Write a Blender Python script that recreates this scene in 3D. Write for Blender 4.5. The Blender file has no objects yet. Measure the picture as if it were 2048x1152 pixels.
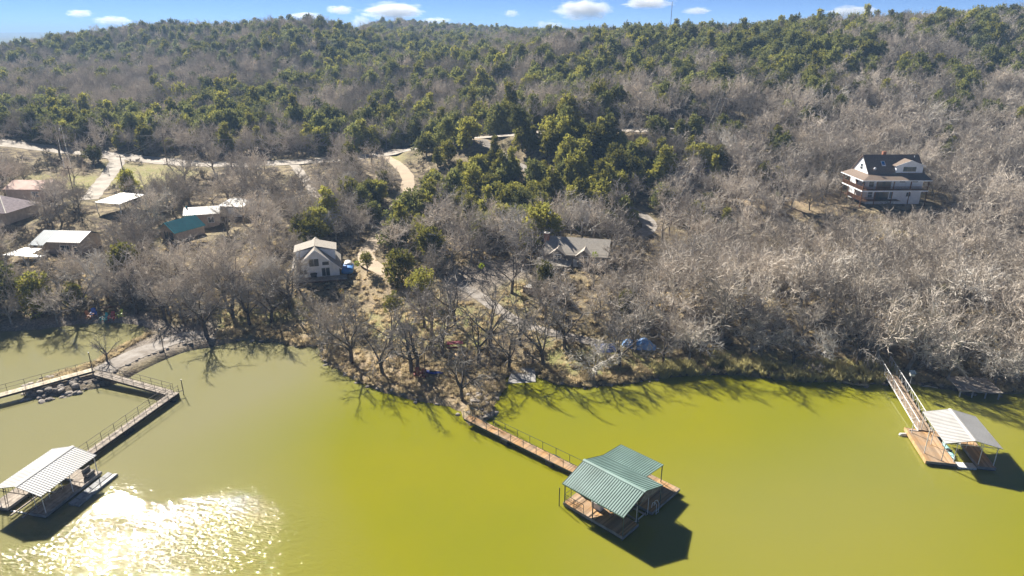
import bpy, math, random, time
import numpy as np
from mathutils import Vector, Matrix
T0 = time.time()
R = math.radians
random.seed(7); RNG = np.random.default_rng(11)
SC = bpy.context.scene
COL = SC.collection

# ------------------------------------------------------------------ camera
PITCH, FOC, CAMZ = R(20.5), 1365.0, 45.0          # focal length in pixels of a 2048 px wide frame
cam = bpy.data.cameras.new('camera'); camo = bpy.data.objects.new('camera', cam); COL.objects.link(camo)
cam.sensor_width = 36; cam.lens = FOC / 2048 * 36; cam.clip_end = 30000; cam.clip_start = 0.5
camo.location = (0, 0, CAMZ); camo.rotation_euler = (math.pi / 2 - PITCH, 0, 0)
SC.camera = camo

# ------------------------------------------------------------------ sky, sun, exposure
SUN_AZ, SUN_EL = R(-35), R(35)                   # azimuth from +Y towards +X
wd = bpy.data.worlds.new('World'); SC.world = wd; wd.use_nodes = True
nt = wd.node_tree; bg = nt.nodes['Background']
sky = nt.nodes.new('ShaderNodeTexSky'); sky.sky_type = 'NISHITA'; sky.sun_disc = False
sky.sun_elevation = SUN_EL; sky.sun_rotation = SUN_AZ
sky.air_density = 0.22; sky.dust_density = 0.0; sky.ozone_density = 6.0; sky.altitude = 300
nt.links.new(sky.outputs[0], bg.inputs[0]); bg.inputs[1].default_value = 0.05
sl = bpy.data.lights.new('sun', 'SUN'); sl.energy = 5.0; sl.angle = R(0.53); sl.color = (1, .945, .85)
so = bpy.data.objects.new('sun', sl); COL.objects.link(so)
sd = Vector((math.sin(SUN_AZ) * math.cos(SUN_EL), math.cos(SUN_AZ) * math.cos(SUN_EL), math.sin(SUN_EL)))
so.rotation_euler = sd.to_track_quat('Z', 'Y').to_euler(); so.location = (0, 0, 120)
vs = SC.view_settings; vs.view_transform = 'Standard'; vs.look = 'None'; vs.gamma = 1; vs.use_curve_mapping = False
vs.exposure = 1.45
SC.cycles.use_denoising = True
SC.cycles.max_bounces = 5; SC.cycles.diffuse_bounces = 3; SC.cycles.glossy_bounces = 2
SC.cycles.transmission_bounces = 2; SC.cycles.volume_bounces = 0; SC.cycles.transparent_max_bounces = 6
SC.cycles.sample_clamp_indirect = 6

# ------------------------------------------------------------------ projection helpers (used to lay the map out)
CP, SP = math.cos(PITCH), math.sin(PITCH)
def ray(px, py):
    return np.array([px - 1024, FOC * CP - (py - 576) * SP, -FOC * SP - (py - 576) * CP])
def W(px, py, z=0.0):
    d = ray(px, py); t = (z - CAMZ) / d[2]
    return np.array([t * d[0], t * d[1], z])
def WY(px, py, Y):
    d = ray(px, py); t = Y / d[1]
    return np.array([t * d[0], Y, CAMZ + t * d[2]])
def proj(x, y, z):
    z = z - CAMZ; d = y * CP - z * SP; u = y * SP + z * CP
    return 1024 + FOC * x / d, 576 - FOC * u / d, d
def inpoly(x, y, poly):
    x = np.asarray(x, float); y = np.asarray(y, float); r = np.zeros(x.shape, bool)
    p = np.asarray(poly, float); j = len(p) - 1
    for i in range(len(p)):
        xi, yi = p[i]; xj, yj = p[j]
        if yi != yj:
            c = ((yi > y) != (yj > y)) & (x < (xj - xi) * (y - yi) / (yj - yi) + xi)
            r ^= c
        j = i
    return r
def segdist(x, y, pts):
    """distance to a polyline and the parameter (index + fraction) of the nearest point"""
    best = np.full(x.shape, 1e18); par = np.zeros(x.shape)
    for i in range(len(pts) - 1):
        ax, ay = pts[i][:2]; bx, by = pts[i + 1][:2]
        dx, dy = bx - ax, by - ay; l2 = dx * dx + dy * dy + 1e-9
        t = np.clip(((x - ax) * dx + (y - ay) * dy) / l2, 0, 1)
        d = (x - ax - t * dx) ** 2 + (y - ay - t * dy) ** 2
        m = d < best; best[m] = d[m]; par[m] = i + t[m]
    return np.sqrt(best), par
def sstep(x, a, b):
    t = np.clip((x - a) / (b - a), 0, 1); return t * t * (3 - 2 * t)

# ------------------------------------------------------------------ materials
MATS = {}
def mat(name, col, rough=.7, var=.25, scale=3.0, bump=0.0, bscale=None, spec=.3, metal=0.0, col2=None, island=0.0, objrand=0.0, coord='Object', transl=None):
    if name in MATS: return MATS[name]
    m = bpy.data.materials.new(name); m.use_nodes = True; MATS[name] = m
    n = m.node_tree; p = n.nodes['Principled BSDF']; L = n.links.new
    p.inputs['Roughness'].default_value = rough; p.inputs['Specular IOR Level'].default_value = spec; p.inputs['Metallic'].default_value = metal
    tc = n.nodes.new('ShaderNodeTexCoord')
    no = n.nodes.new('ShaderNodeTexNoise'); no.inputs['Scale'].default_value = scale; no.inputs['Detail'].default_value = 5
    L(tc.outputs[coord], no.inputs['Vector'])
    mx = n.nodes.new('ShaderNodeMix'); mx.data_type = 'RGBA'
    c2 = col2 if col2 else tuple(c * (1 - var) for c in col)
    c1 = col if col2 else tuple(min(1, c * (1 + var * .6)) for c in col)
    mr = n.nodes.new('ShaderNodeMapRange'); mr.inputs[1].default_value = .35; mr.inputs[2].default_value = .65
    L(no.outputs[0], mr.inputs[0]); L(mr.outputs[0], mx.inputs['Factor'])
    mx.inputs['A'].default_value = (*c1, 1); mx.inputs['B'].default_value = (*c2, 1)
    out = mx.outputs['Result']
    for amt, src in ((island, 'i'), (objrand, 'o')):
        if amt:
            g = n.nodes.new('ShaderNodeNewGeometry' if src == 'i' else 'ShaderNodeObjectInfo')
            r = n.nodes.new('ShaderNodeMapRange'); r.inputs[3].default_value = 1 - amt; r.inputs[4].default_value = 1 + amt
            L(g.outputs['Random Per Island' if src == 'i' else 'Random'], r.inputs[0])
            h = n.nodes.new('ShaderNodeVectorMath'); h.operation = 'SCALE'
            L(out, h.inputs[0]); L(r.outputs[0], h.inputs['Scale']); out = h.outputs[0]
    L(out, p.inputs['Base Color'])
    if bump:
        nb = n.nodes.new('ShaderNodeTexNoise'); nb.inputs['Scale'].default_value = bscale or scale * 4; nb.inputs['Detail'].default_value = 4
        L(tc.outputs[coord], nb.inputs['Vector'])
        b = n.nodes.new('ShaderNodeBump'); b.inputs['Strength'].default_value = bump; b.inputs['Distance'].default_value = .05
        L(nb.outputs[0], b.inputs['Height']); L(b.outputs[0], p.inputs['Normal'])
    if transl:
        t = n.nodes.new('ShaderNodeBsdfTranslucent'); s = n.nodes.new('ShaderNodeMixShader'); s.inputs[0].default_value = transl
        L(out, t.inputs['Color']); L(p.outputs[0], s.inputs[1]); L(t.outputs[0], s.inputs[2])
        L(s.outputs[0], n.nodes['Material Output'].inputs['Surface'])
    return m

# ------------------------------------------------------------------ mesh builder
class MB:
    def __init__(s): s.v = []; s.f = []
    def add(s, vs, fs):
        o = len(s.v); s.v += [tuple(map(float, q)) for q in vs]; s.f += [tuple(i + o for i in q) for q in fs]; return s
    def box(s, x0, x1, y0, y1, z0, z1):
        return s.add([(x0,y0,z0),(x1,y0,z0),(x1,y1,z0),(x0,y1,z0),(x0,y0,z1),(x1,y0,z1),(x1,y1,z1),(x0,y1,z1)],
                     [(3,2,1,0),(4,5,6,7),(0,1,5,4),(1,2,6,5),(2,3,7,6),(3,0,4,7)])
    def beam(s, p, q, w, h=None):
        p = Vector(p); q = Vector(q); h = h or w; d = (q - p).normalized()
        up = Vector((0,0,1)) if abs(d.z) < .95 else Vector((0,1,0))
        a = d.cross(up).normalized() * (w / 2); b = a.cross(d).normalized() * (h / 2)
        vs = [c + i * a + j * b for c in (p, q) for i, j in ((-1,-1),(1,-1),(1,1),(-1,1))]
        return s.add(vs, [(0,1,2,3),(7,6,5,4),(0,4,5,1),(1,5,6,2),(2,6,7,3),(3,7,4,0)])
    def tube(s, p, q, r0, r1=None, n=6, cap=True):
        p = Vector(p); q = Vector(q); r1 = r0 if r1 is None else r1; d = (q - p).normalized()
        up = Vector((0,0,1)) if abs(d.z) < .9 else Vector((1,0,0))
        a = d.cross(up).normalized(); b = a.cross(d)
        vs = [c + (a * math.cos(t) + b * math.sin(t)) * r for c, r in ((p, r0), (q, r1)) for t in [2 * math.pi * k / n for k in range(n)]]
        fs = [(k, (k + 1) % n, n + (k + 1) % n, n + k) for k in range(n)]
        if cap: fs += [tuple(range(n))[::-1], tuple(range(n, 2 * n))]
        return s.add(vs, fs)
    def path(s, pts, rs, n=5):
        for i in range(len(pts) - 1): s.tube(pts[i], pts[i + 1], rs[i], rs[i + 1], n, cap=(i == len(pts) - 2))
        return s
    def slab(s, pts, t):
        n = len(pts); lo = [(x, y, z - t) for x, y, z in pts]
        return s.add(list(pts) + lo, [tuple(range(n)), tuple(range(2 * n - 1, n - 1, -1))] + [(k + n, (k + 1) % n + n, (k + 1) % n, k) for k in range(n)])
    def prism(s, pts, vec):
        n = len(pts); o = [tuple(Vector(p) + Vector(vec)) for p in pts]
        return s.add(list(pts) + o, [tuple(range(n))[::-1], tuple(range(n, 2 * n))] + [(k, (k + 1) % n, (k + 1) % n + n, k + n) for k in range(n)])
    def mesh(s, name, m, smooth=False):
        me = bpy.data.meshes.new(name); me.from_pydata(s.v, [], s.f)
        for x in (m if isinstance(m, (list, tuple)) else [m]): me.materials.append(x)
        if smooth: me.polygons.foreach_set('use_smooth', [True] * len(me.polygons))
        me.update(); return me
    def build(s, name, m, parent=None, smooth=False, kind=None):
        o = bpy.data.objects.new(name, s.mesh(name, m, smooth)); COL.objects.link(o)
        if parent: o.parent = parent
        if kind: o['kind'] = kind
        return o
def tag(o, label, cat, group=None):
    o['label'] = label; o['category'] = cat
    if group: o['group'] = group
    return o
def thing(name, label, cat, loc=(0, 0, 0), rz=0.0, group=None):
    o = bpy.data.objects.new(name, None); COL.objects.link(o); o.location = loc; o.rotation_euler = (0, 0, rz); o.empty_display_size = .5
    return tag(o, label, cat, group)
def B(*a): return MB().box(*a)
def bm_(p, q, w, h=None): return MB().beam(p, q, w, h)
def tb(p, q, r, r1=None, n=6): return MB().tube(p, q, r, r1, n)

# ------------------------------------------------------------------ terrain
SHORE = [(-700,640),(-300,650),(0,662),(80,660),(160,648),(240,646),(285,652),(303,662),(285,675),(250,692),(215,712),(190,730),(150,742),(90,760),(55,782),(45,798),
 (100,796),(140,784),(190,764),(235,750),(290,720),(345,700),(420,686),(500,678),(560,686),(600,696),(632,692),(640,715),(690,750),(750,780),(810,797),(870,808),(922,826),(938,852),
 (965,847),(990,832),(985,806),(1008,780),(1015,752),(1075,750),(1105,768),(1170,777),(1240,769),(1330,756),(1400,751),(1500,753),(1600,763),(1700,769),(1800,765),(1900,781),(1980,789),(2048,787),(2400,820),(3200,900)]
SH = [tuple(W(*p)[:2]) for p in SHORE]
# a little natural wobble along the bank
_s = []
for i in range(len(SH) - 1):
    (ax, ay), (bx, by) = SH[i], SH[i + 1]; L_ = math.hypot(bx - ax, by - ay); n_ = max(1, min(12, int(L_ / 1.6)))
    for k in range(n_):
        t = k / n_; w = 0 if k == 0 else .35
        _s.append((ax + (bx - ax) * t + random.uniform(-w, w), ay + (by - ay) * t + random.uniform(-w, w)))
SH = _s + [SH[-1]]
LAND = [(-2500, SH[0][1] + 20)] + SH + [(2500, SH[-1][1] - 5), (2500, 9000), (-2500, 9000)]

ctrl = [tuple(W(px, py, z)) for px, py, z in [
 (0,600,1.6),(150,600,1.4),(300,600,1.6),(450,600,1.6),(0,520,3),(200,520,3),(400,520,3.2),(560,560,2.6),(640,555,3.6),(740,550,3.6),(760,480,5),(620,480,5.2),
 (0,420,6),(200,400,7.2),(450,420,6.2),(600,400,7.2),(100,460,4.8),(350,460,5),
 (820,640,1.6),(900,600,2.6),(850,700,1.2),(960,680,1.6),(930,780,.8),(1000,600,3),(1060,640,2.8),(1150,560,4.4),(1160,500,6.2),(1100,720,1.2),(1250,700,1.4),(1300,620,3.4),
 (1400,720,.9),(1400,660,2.6),(1400,600,4.4),(1600,735,.8),(1600,690,2.4),(1600,620,5),(1750,735,.9),(1900,745,1.0),(1800,680,3.2),(2000,690,3.2),(2000,620,5.5),(2300,740,2)]]
ctrl += [(lambda w: (w[0], w[1], w[2] - off))(WY(px, py, Y)) for px, py, Y, off in [
 (-500,290,205,0),(-500,200,300,4),(-500,120,480,4),(0,283,212,0),(0,240,245,4),(0,180,320,4),(0,130,420,4),(0,92,520,7),(-250,140,560,9),
 (300,324,204,0),(300,250,240,4),(300,200,295,4),(300,150,365,4),(300,100,450,4),(300,44,540,7),(150,62,540,8),(480,46,520,7),
 (550,328,202,0),(550,250,238,4),(550,150,340,4),(650,44,450,7),(650,90,390,4),(695,66,440,8),
 (760,312,208,0),(800,250,240,4),(800,200,275,4),(800,150,315,4),(850,90,385,12),(750,90,400,13),(940,88,370,11),
 (745,46,720,5),(850,50,720,5),(1000,60,720,5),(880,96,520,0),(700,60,720,9),
 (960,275,206,0),(1100,268,198,0),(1100,350,165,4),(950,400,152,4),(1100,420,146,4),(820,420,148,3),(1100,200,242,4),(1100,120,298,4),(1100,66,340,7),
 (1300,260,194,0),(1400,150,250,4),(1400,80,308,7),(1400,320,172,4),(1400,400,150,4),(1400,500,124,4),(1300,540,115,4),
 (1550,270,190,2),(1600,180,222,4),(1600,95,275,4),(1600,64,298,7),(1600,420,145,3),(1600,520,119,4),
 (1750,300,176,3),(1760,400,152,0),(1800,160,232,4),(1800,60,285,4),(1800,30,302,7),(1800,480,126,3),(1850,570,108,4),
 (2048,34,300,7),(2048,150,235,4),(2048,300,174,4),(2048,420,142,4),(2048,540,113,4),(2400,20,310,4),(2400,200,210,4),(2400,400,146,4),(2800,100,270,4)]]
ctrl += [(x, y, z) for x, y, z in [(-900,300,14),(-900,150,3),(-700,500,18),(-900,700,18),(-420,680,22),(-300,640,32),(-620,600,18),(200,450,36),(500,600,40),(900,700,40),(900,300,46),(600,380,56),(900,100,4),(0,480,38),(-60,580,38),(-150,640,36),(330,420,44),(120,480,36),
 (-900,1000,20),(-500,1000,22),(-250,900,28),(0,900,34),(300,900,34),(700,1000,34),(-900,1500,22),(-300,1500,24),(300,1500,26),(900,1500,28)]]
ctrl += [(x, y, .5) for x, y in SH[::4]]
C = np.array(ctrl)
def tps_fit(P, z, lam):
    n = len(P); d = np.hypot(P[:,None,0] - P[None,:,0], P[:,None,1] - P[None,:,1])
    K = np.where(d > 0, d * d * np.log(d + 1e-12), 0) + lam * np.eye(n)
    A = np.zeros((n + 3, n + 3)); A[:n,:n] = K; A[:n,n] = 1; A[:n,n+1:] = P; A[n,:n] = 1; A[n+1:,:n] = P.T
    return np.linalg.solve(A, np.concatenate([z, [0, 0, 0]]))
S_ = 100.0
TP = C[:, :2] / S_; TW = tps_fit(TP, C[:, 2], .004)
def tps(x, y):
    x = x / S_; y = y / S_; r = TW[-3] + TW[-2] * x + TW[-1] * y
    for i in range(len(TP)):
        d2 = (x - TP[i,0]) ** 2 + (y - TP[i,1]) ** 2
        r = r + TW[i] * .5 * d2 * np.log(d2 + 1e-12)
    return r
NR, NC = 440, 540
Y0, Y1, TX = 44.0, 1500.0, 1.45
rowY = Y0 * np.exp(np.linspace(0, math.log(Y1 / Y0), NR)); colT = np.linspace(-TX, TX, NC)
GY = np.repeat(rowY[:, None], NC, 1); GX = colT[None, :] * (GY * .95 + 8)
def wob(x, y, s, k):
    return np.sin(x / s + 1.3 * k + 1.7 * np.sin(y / s * .7 + k)) * np.sin(y / s * 1.1 + 2.1 * k + 1.3 * np.sin(x / s * .8 - k))
base = np.clip(tps(GX, GY), .3, 75)
base = base + wob(GX, GY, 9, 1) * np.clip(base / 30, 0, .5) + wob(GX, GY, 27, 2) * np.clip(base / 16, 0, 1.2)
dsh, _ = segdist(GX, GY, SH); ins = inpoly(GX, GY, LAND)
SDG = np.where(ins, dsh, -dsh)
bank = .42 * np.clip(SDG / .5, 0, 1) + .05 * SDG
GZ = np.where(SDG > 0, bank + (np.maximum(base, .5) - bank) * sstep(SDG, 2, 15), np.maximum(-2.5, -.25 + SDG * .5))
def grid_uv(x, y):
    x = np.asarray(x, float); y = np.maximum(np.asarray(y, float), Y0)
    return np.clip(np.log(y / Y0) / math.log(Y1 / Y0) * (NR - 1), 0, NR - 1.001), np.clip((x / (y * .95 + 8) + TX) / (2 * TX) * (NC - 1), 0, NC - 1.001)
def lookup(G, x, y):
    r, c = grid_uv(x, y); i = r.astype(int); j = c.astype(int); a = r - i; b = c - j
    return (G[i,j] * (1-a) + G[i+1,j] * a) * (1-b) + (G[i,j+1] * (1-a) + G[i+1,j+1] * a) * b
def H(x, y): return float(lookup(GZ, x, y))
def G(px, py, zoff=0.0):
    """where the view ray through a pixel of the 2048 frame meets the ground"""
    d = ray(px, py); Ys = np.arange(46, 900, .4); t = Ys / d[1]
    z = CAMZ + t * d[2]; h = lookup(GZ, t * d[0], Ys) + zoff
    k = int(np.argmax(z <= h)) or len(Ys) - 1
    return np.array([t[k] * d[0], Ys[k], h[k] - zoff])

# roads (pixel polylines dropped on the ground), then the ground is graded to them
ROADS = {
 'road': dict(px=[(-220,258),(-100,270),(0,284),(100,298),(200,309),(300,321),(400,329),(500,329),(620,323),(740,314),(800,303),(870,290),(960,275),(1030,268),(1150,263),(1300,260),(1420,262),(1500,266)], w=8.5, m='pale'),
 'side_road': dict(px=[(228,314),(236,322),(222,345),(202,370),(178,400)], w=4.2, m='pale'),
 'lane': dict(px=[(585,326),(600,345),(622,375),(640,412)], w=2.6, m='pale'),
 'driveway': dict(px=[(765,312),(795,328),(817,352),(815,378),(800,405),(775,450),(752,478),(735,500),(728,520),(745,535),(775,548)], w=3.4, m='tan'),
 'gravel_track': dict(px=[(962,280),(985,298),(1020,322),(1062,345)], w=3.2, m='gravel'),
 'gravel_drive': dict(px=[(1230,402),(1262,418),(1295,440),(1306,462),(1270,475)], w=3.4, m='gravel'),
 'gravel_path': dict(px=[(905,560),(945,585),(985,612),(1030,645),(1080,664),(1150,678),(1205,690)], w=2.4, m='gravel'),
 'causeway_path': dict(px=[(415,668),(370,672),(325,688),(275,708),(235,726),(203,743)], w=3.6, m='gravel'),
}
def resample(P, step):
    P = np.array(P); d = np.concatenate([[0], np.cumsum(np.linalg.norm(np.diff(P[:, :2], axis=0), axis=1))])
    n = max(2, int(d[-1] / step)); s = np.linspace(0, d[-1], n)
    Q = np.stack([np.interp(s, d, P[:, k]) for k in range(P.shape[1])], 1)
    for _ in range(3): Q[1:-1] = (Q[:-2] + 2 * Q[1:-1] + Q[2:]) / 4
    return Q
def grade(x0, y0, z, inner, outer):
    d = np.hypot(GX - x0, GY - y0); k = 1 - sstep(d, inner, outer); GZ[:] = GZ * (1 - k) + z * k
for k, r in ROADS.items():
    Q = resample([G(*p) for p in r['px']], 1.5)
    z = Q[:, 2].copy()
    for _ in range(25): z[1:-1] = (z[:-2] + z[1:-1] + z[2:]) / 3
    Q[:, 2] = np.maximum(z, .55); r['Q'] = Q
    d, p = segdist(GX, GY, Q); zz = np.interp(p, np.arange(len(Q)), Q[:, 2]); r['d'] = d
    kk = 1 - sstep(d, r['w'] / 2 + 1.2, r['w'] / 2 + 5); GZ[:] = GZ * (1 - kk) + zz * kk
# house pads: position, then the ground is levelled there
PADS = {}
def pad(key, px, py, inner, outer, z=None):
    p = G(px, py); zz = p[2] if z is None else z
    grade(p[0], p[1], zz, inner, outer); PADS[key] = (p[0], p[1], zz); return p
pad('white', 1775, 404, 8.5, 14); pad('grey', 1158, 528, 7, 12); pad('pale', 640, 552, 6.5, 11); pad('teal', 392, 468, 6.5, 10)
pad('brown', 118, 508, 8, 12); pad('carport', 246, 420, 5, 8); pad('shed', 478, 428, 5, 8); pad('pink', 52, 400, 6.5, 9); pad('hip', -8, 438, 7, 10)

# ground colour zones (what grows or lies there)
PXg, PYg, _ = proj(GX, GY, GZ)
def zone(polys, soft=None):
    m = np.zeros(GX.shape)
    for p in polys: m = np.maximum(m, inpoly(PXg, PYg, p).astype(float))
    for _ in range(2):
        m[1:-1,1:-1] = (m[1:-1,1:-1] * 2 + m[:-2,1:-1] + m[2:,1:-1] + m[1:-1,:-2] + m[1:-1,2:]) / 6
    return m
Z_LAWN = zone([[(1060,640),(1110,690),(1330,700),(1390,740),(1240,758),(1110,755),(1080,700)],[(760,600),(880,590),(1000,640),(960,700),(760,690),(720,640)],
               [(200,325),(330,330),(400,345),(300,380),(220,375)],[(1380,700),(1800,720),(1800,755),(1400,742)],[(1000,560),(1050,560),(1060,620),(1010,620)],[(770,300),(810,308),(800,330),(770,325)],[(60,350),(200,350),(180,380),(50,375)],[(430,620),(620,600),(620,670),(430,670)]])
Z_DIRT = zone([[(720,540),(800,545),(820,600),(780,650),(730,620)],[(1440,375),(1690,385),(1690,425),(1560,420),(1440,405)],[(640,690),(800,720),(960,760),(960,840),(800,790),(660,740)],[(420,660),(620,640),(640,690),(430,690)],[(940,268),(990,272),(985,295),(950,290)]])
Z_STONE = zone([[(185,742),(330,655),(440,640),(430,682),(300,715),(200,765),(60,800),(40,780)],[(885,548),(960,522),(1062,522),(1060,552),(1000,572),(965,595),(900,604),(880,576)],[(0,640),(300,625),(340,650),(300,665),(0,665)],[(940,790),(1000,785),(990,840),(930,848)]])

def ground_material():
    m = bpy.data.materials.new('ground'); m.use_nodes = True; n = m.node_tree; L = n.links.new; p = n.nodes['Principled BSDF']
    p.inputs['Roughness'].default_value = .95; p.inputs['Specular IOR Level'].default_value = .1
    tc = n.nodes.new('ShaderNodeTexCoord')
    def noise(s, d=6):
        q = n.nodes.new('ShaderNodeTexNoise'); q.inputs['Scale'].default_value = s; q.inputs['Detail'].default_value = d; q.inputs['Roughness'].default_value = .65
        L(tc.outputs['Object'], q.inputs['Vector']); return q.outputs[0]
    def rng(o, a, b, c=0, d=1):
        q = n.nodes.new('ShaderNodeMapRange'); [q.inputs[i + 1].__setattr__('default_value', v) for i, v in enumerate((a, b, c, d))]; L(o, q.inputs[0]); return q.outputs[0]
    def mix(f, a, b):
        q = n.nodes.new('ShaderNodeMix'); q.data_type = 'RGBA'
        L(f, q.inputs['Factor'])
        for s, v in (('A', a), ('B', b)):
            if isinstance(v, tuple): q.inputs[s].default_value = (*v, 1)
            else: L(v, q.inputs[s])
        return q.outputs['Result']
    def attr(a):
        q = n.nodes.new('ShaderNodeAttribute'); q.attribute_name = a; return q.outputs['Fac']
    def mul(a, b):
        q = n.nodes.new('ShaderNodeMath'); q.operation = 'MULTIPLY'; L(a, q.inputs[0])
        if isinstance(b, (int, float)): q.inputs[1].default_value = b
        else: L(b, q.inputs[1])
        return q.outputs[0]
    big, mid, fine = noise(.06), noise(.5), noise(3.5, 8)
    litter = mix(rng(fine, .35, .68), (.13, .098, .07), (.055, .041, .03))
    dry = mix(rng(fine, .35, .65), (.40, .325, .2), (.24, .19, .115))
    c = mix(rng(mid, .42, .6), litter, dry)
    c = mix(mul(rng(big, .5, .66), .45), c, (.16, .15, .065))
    lawn = mix(rng(mid, .4, .62), (.43, .36, .19), (.25, .27, .075)); lawn = mix(mul(rng(fine, .45, .7), .7), lawn, (.2, .15, .085))
    c = mix(mul(attr('lawn'), .85), c, lawn)
    dirt = mix(rng(mid, .38, .6), (.47, .36, .235), (.36, .285, .175)); dirt = mix(mul(rng(fine, .48, .7), .7), dirt, (.2, .145, .095))
    c = mix(mul(attr('dirt'), .8), c, dirt)
    st = mix(rng(fine, .4, .62), (.34, .295, .25), (.17, .14, .115))
    c = mix(mul(attr('stone'), .85), c, st)
    L(c, p.inputs['Base Color'])
    b = n.nodes.new('ShaderNodeBump'); b.inputs['Strength'].default_value = .9; b.inputs['Distance'].default_value = .35; L(noise(2.2, 8), b.inputs['Height']); L(b.outputs[0], p.inputs['Normal'])
    return m
def grid_mesh(name, X, Y, Z, m):
    r, c = X.shape; co = np.stack([X, Y, Z], -1).reshape(-1, 3)
    i = np.arange(r * c).reshape(r, c); f = np.stack([i[:-1,:-1], i[:-1,1:], i[1:,1:], i[1:,:-1]], -1).reshape(-1, 4)
    me = bpy.data.meshes.new(name); me.vertices.add(len(co)); me.vertices.foreach_set('co', co.ravel())
    me.loops.add(f.size); me.loops.foreach_set('vertex_index', f.ravel().astype(np.int32))
    me.polygons.add(len(f)); me.polygons.foreach_set('loop_start', np.arange(0, f.size, 4, dtype=np.int32)); me.polygons.foreach_set('loop_total', np.full(len(f), 4, np.int32))
    me.polygons.foreach_set('use_smooth', np.ones(len(f), bool)); me.update(); me.validate(); me.materials.append(m)
    return me
GM = ground_material()
gme = grid_mesh('ground', GX, GY, GZ, GM)
for nm, arr in (('lawn', Z_LAWN), ('dirt', Z_DIRT), ('stone', Z_STONE)):
    a = gme.attributes.new(nm, 'FLOAT', 'POINT'); a.data.foreach_set('value', arr.ravel().astype(np.float32))
go = bpy.data.objects.new('ground', gme); COL.objects.link(go); go['kind'] = 'structure'
# the land beyond, out to the horizon, with low far hills
fy = np.linspace(1490, 6400, 60); fx = np.linspace(-6000, 6000, 120); FX, FY = np.meshgrid(fx, fy)
FZ = 26 + 0 * FX + 9 * wob(FX, FY, 700, 3) * sstep(FY, 1800, 3000) + 14 * np.exp(-((FX + 4200) / 1500) ** 2 - ((FY - 5200) / 900) ** 2)
FZ += 13 * sstep(FY, 4300, 6000)
FZ -= 60 * (1 - sstep(FY, 1490, 2600))
fo = bpy.data.objects.new('hills', grid_mesh('hills', FX, FY, FZ, mat('far_land', (.10, .105, .075), .95, .4, .004, spec=.05))); COL.objects.link(fo); fo['kind'] = 'structure'

# roads as sheets a little above the graded ground
mat('pale', (.46, .41, .35), .9, .2, .35, .3, 8, spec=.1, col2=(.31, .27, .225)); mat('tan', (.52, .41, .29), .9, .2, .4, .2, 8, spec=.1, col2=(.42, .34, .25)); mat('gravel', (.37, .335, .30), .95, .3, .8, .5, 12, spec=.1, col2=(.22, .19, .16))
for k, r in ROADS.items():
    Q = resample(r['Q'], 1.2); dq = np.gradient(Q[:, :2], axis=0); dq /= np.linalg.norm(dq, axis=1)[:, None] + 1e-9; nq = np.stack([-dq[:, 1], dq[:, 0]], 1)
    rows = []
    edge = [1 + .06 * math.sin(i * .9) + random.uniform(-.05, .05) for i in range(len(Q))]
    for j in np.linspace(-.5, .5, 7):
        xy = Q[:, :2] + nq * (j * r['w'] * np.array(edge))[:, None]
        rows.append(np.column_stack([xy, np.maximum(lookup(GZ, xy[:, 0], xy[:, 1]) + .05, Q[:, 2] - .02 + .05)]))
    A_ = np.array(rows)
    o = bpy.data.objects.new(k, grid_mesh(k, A_[:, :, 0][::-1], A_[:, :, 1][::-1], A_[:, :, 2][::-1], MATS[r['m']])); COL.objects.link(o); o['kind'] = 'structure'

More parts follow.
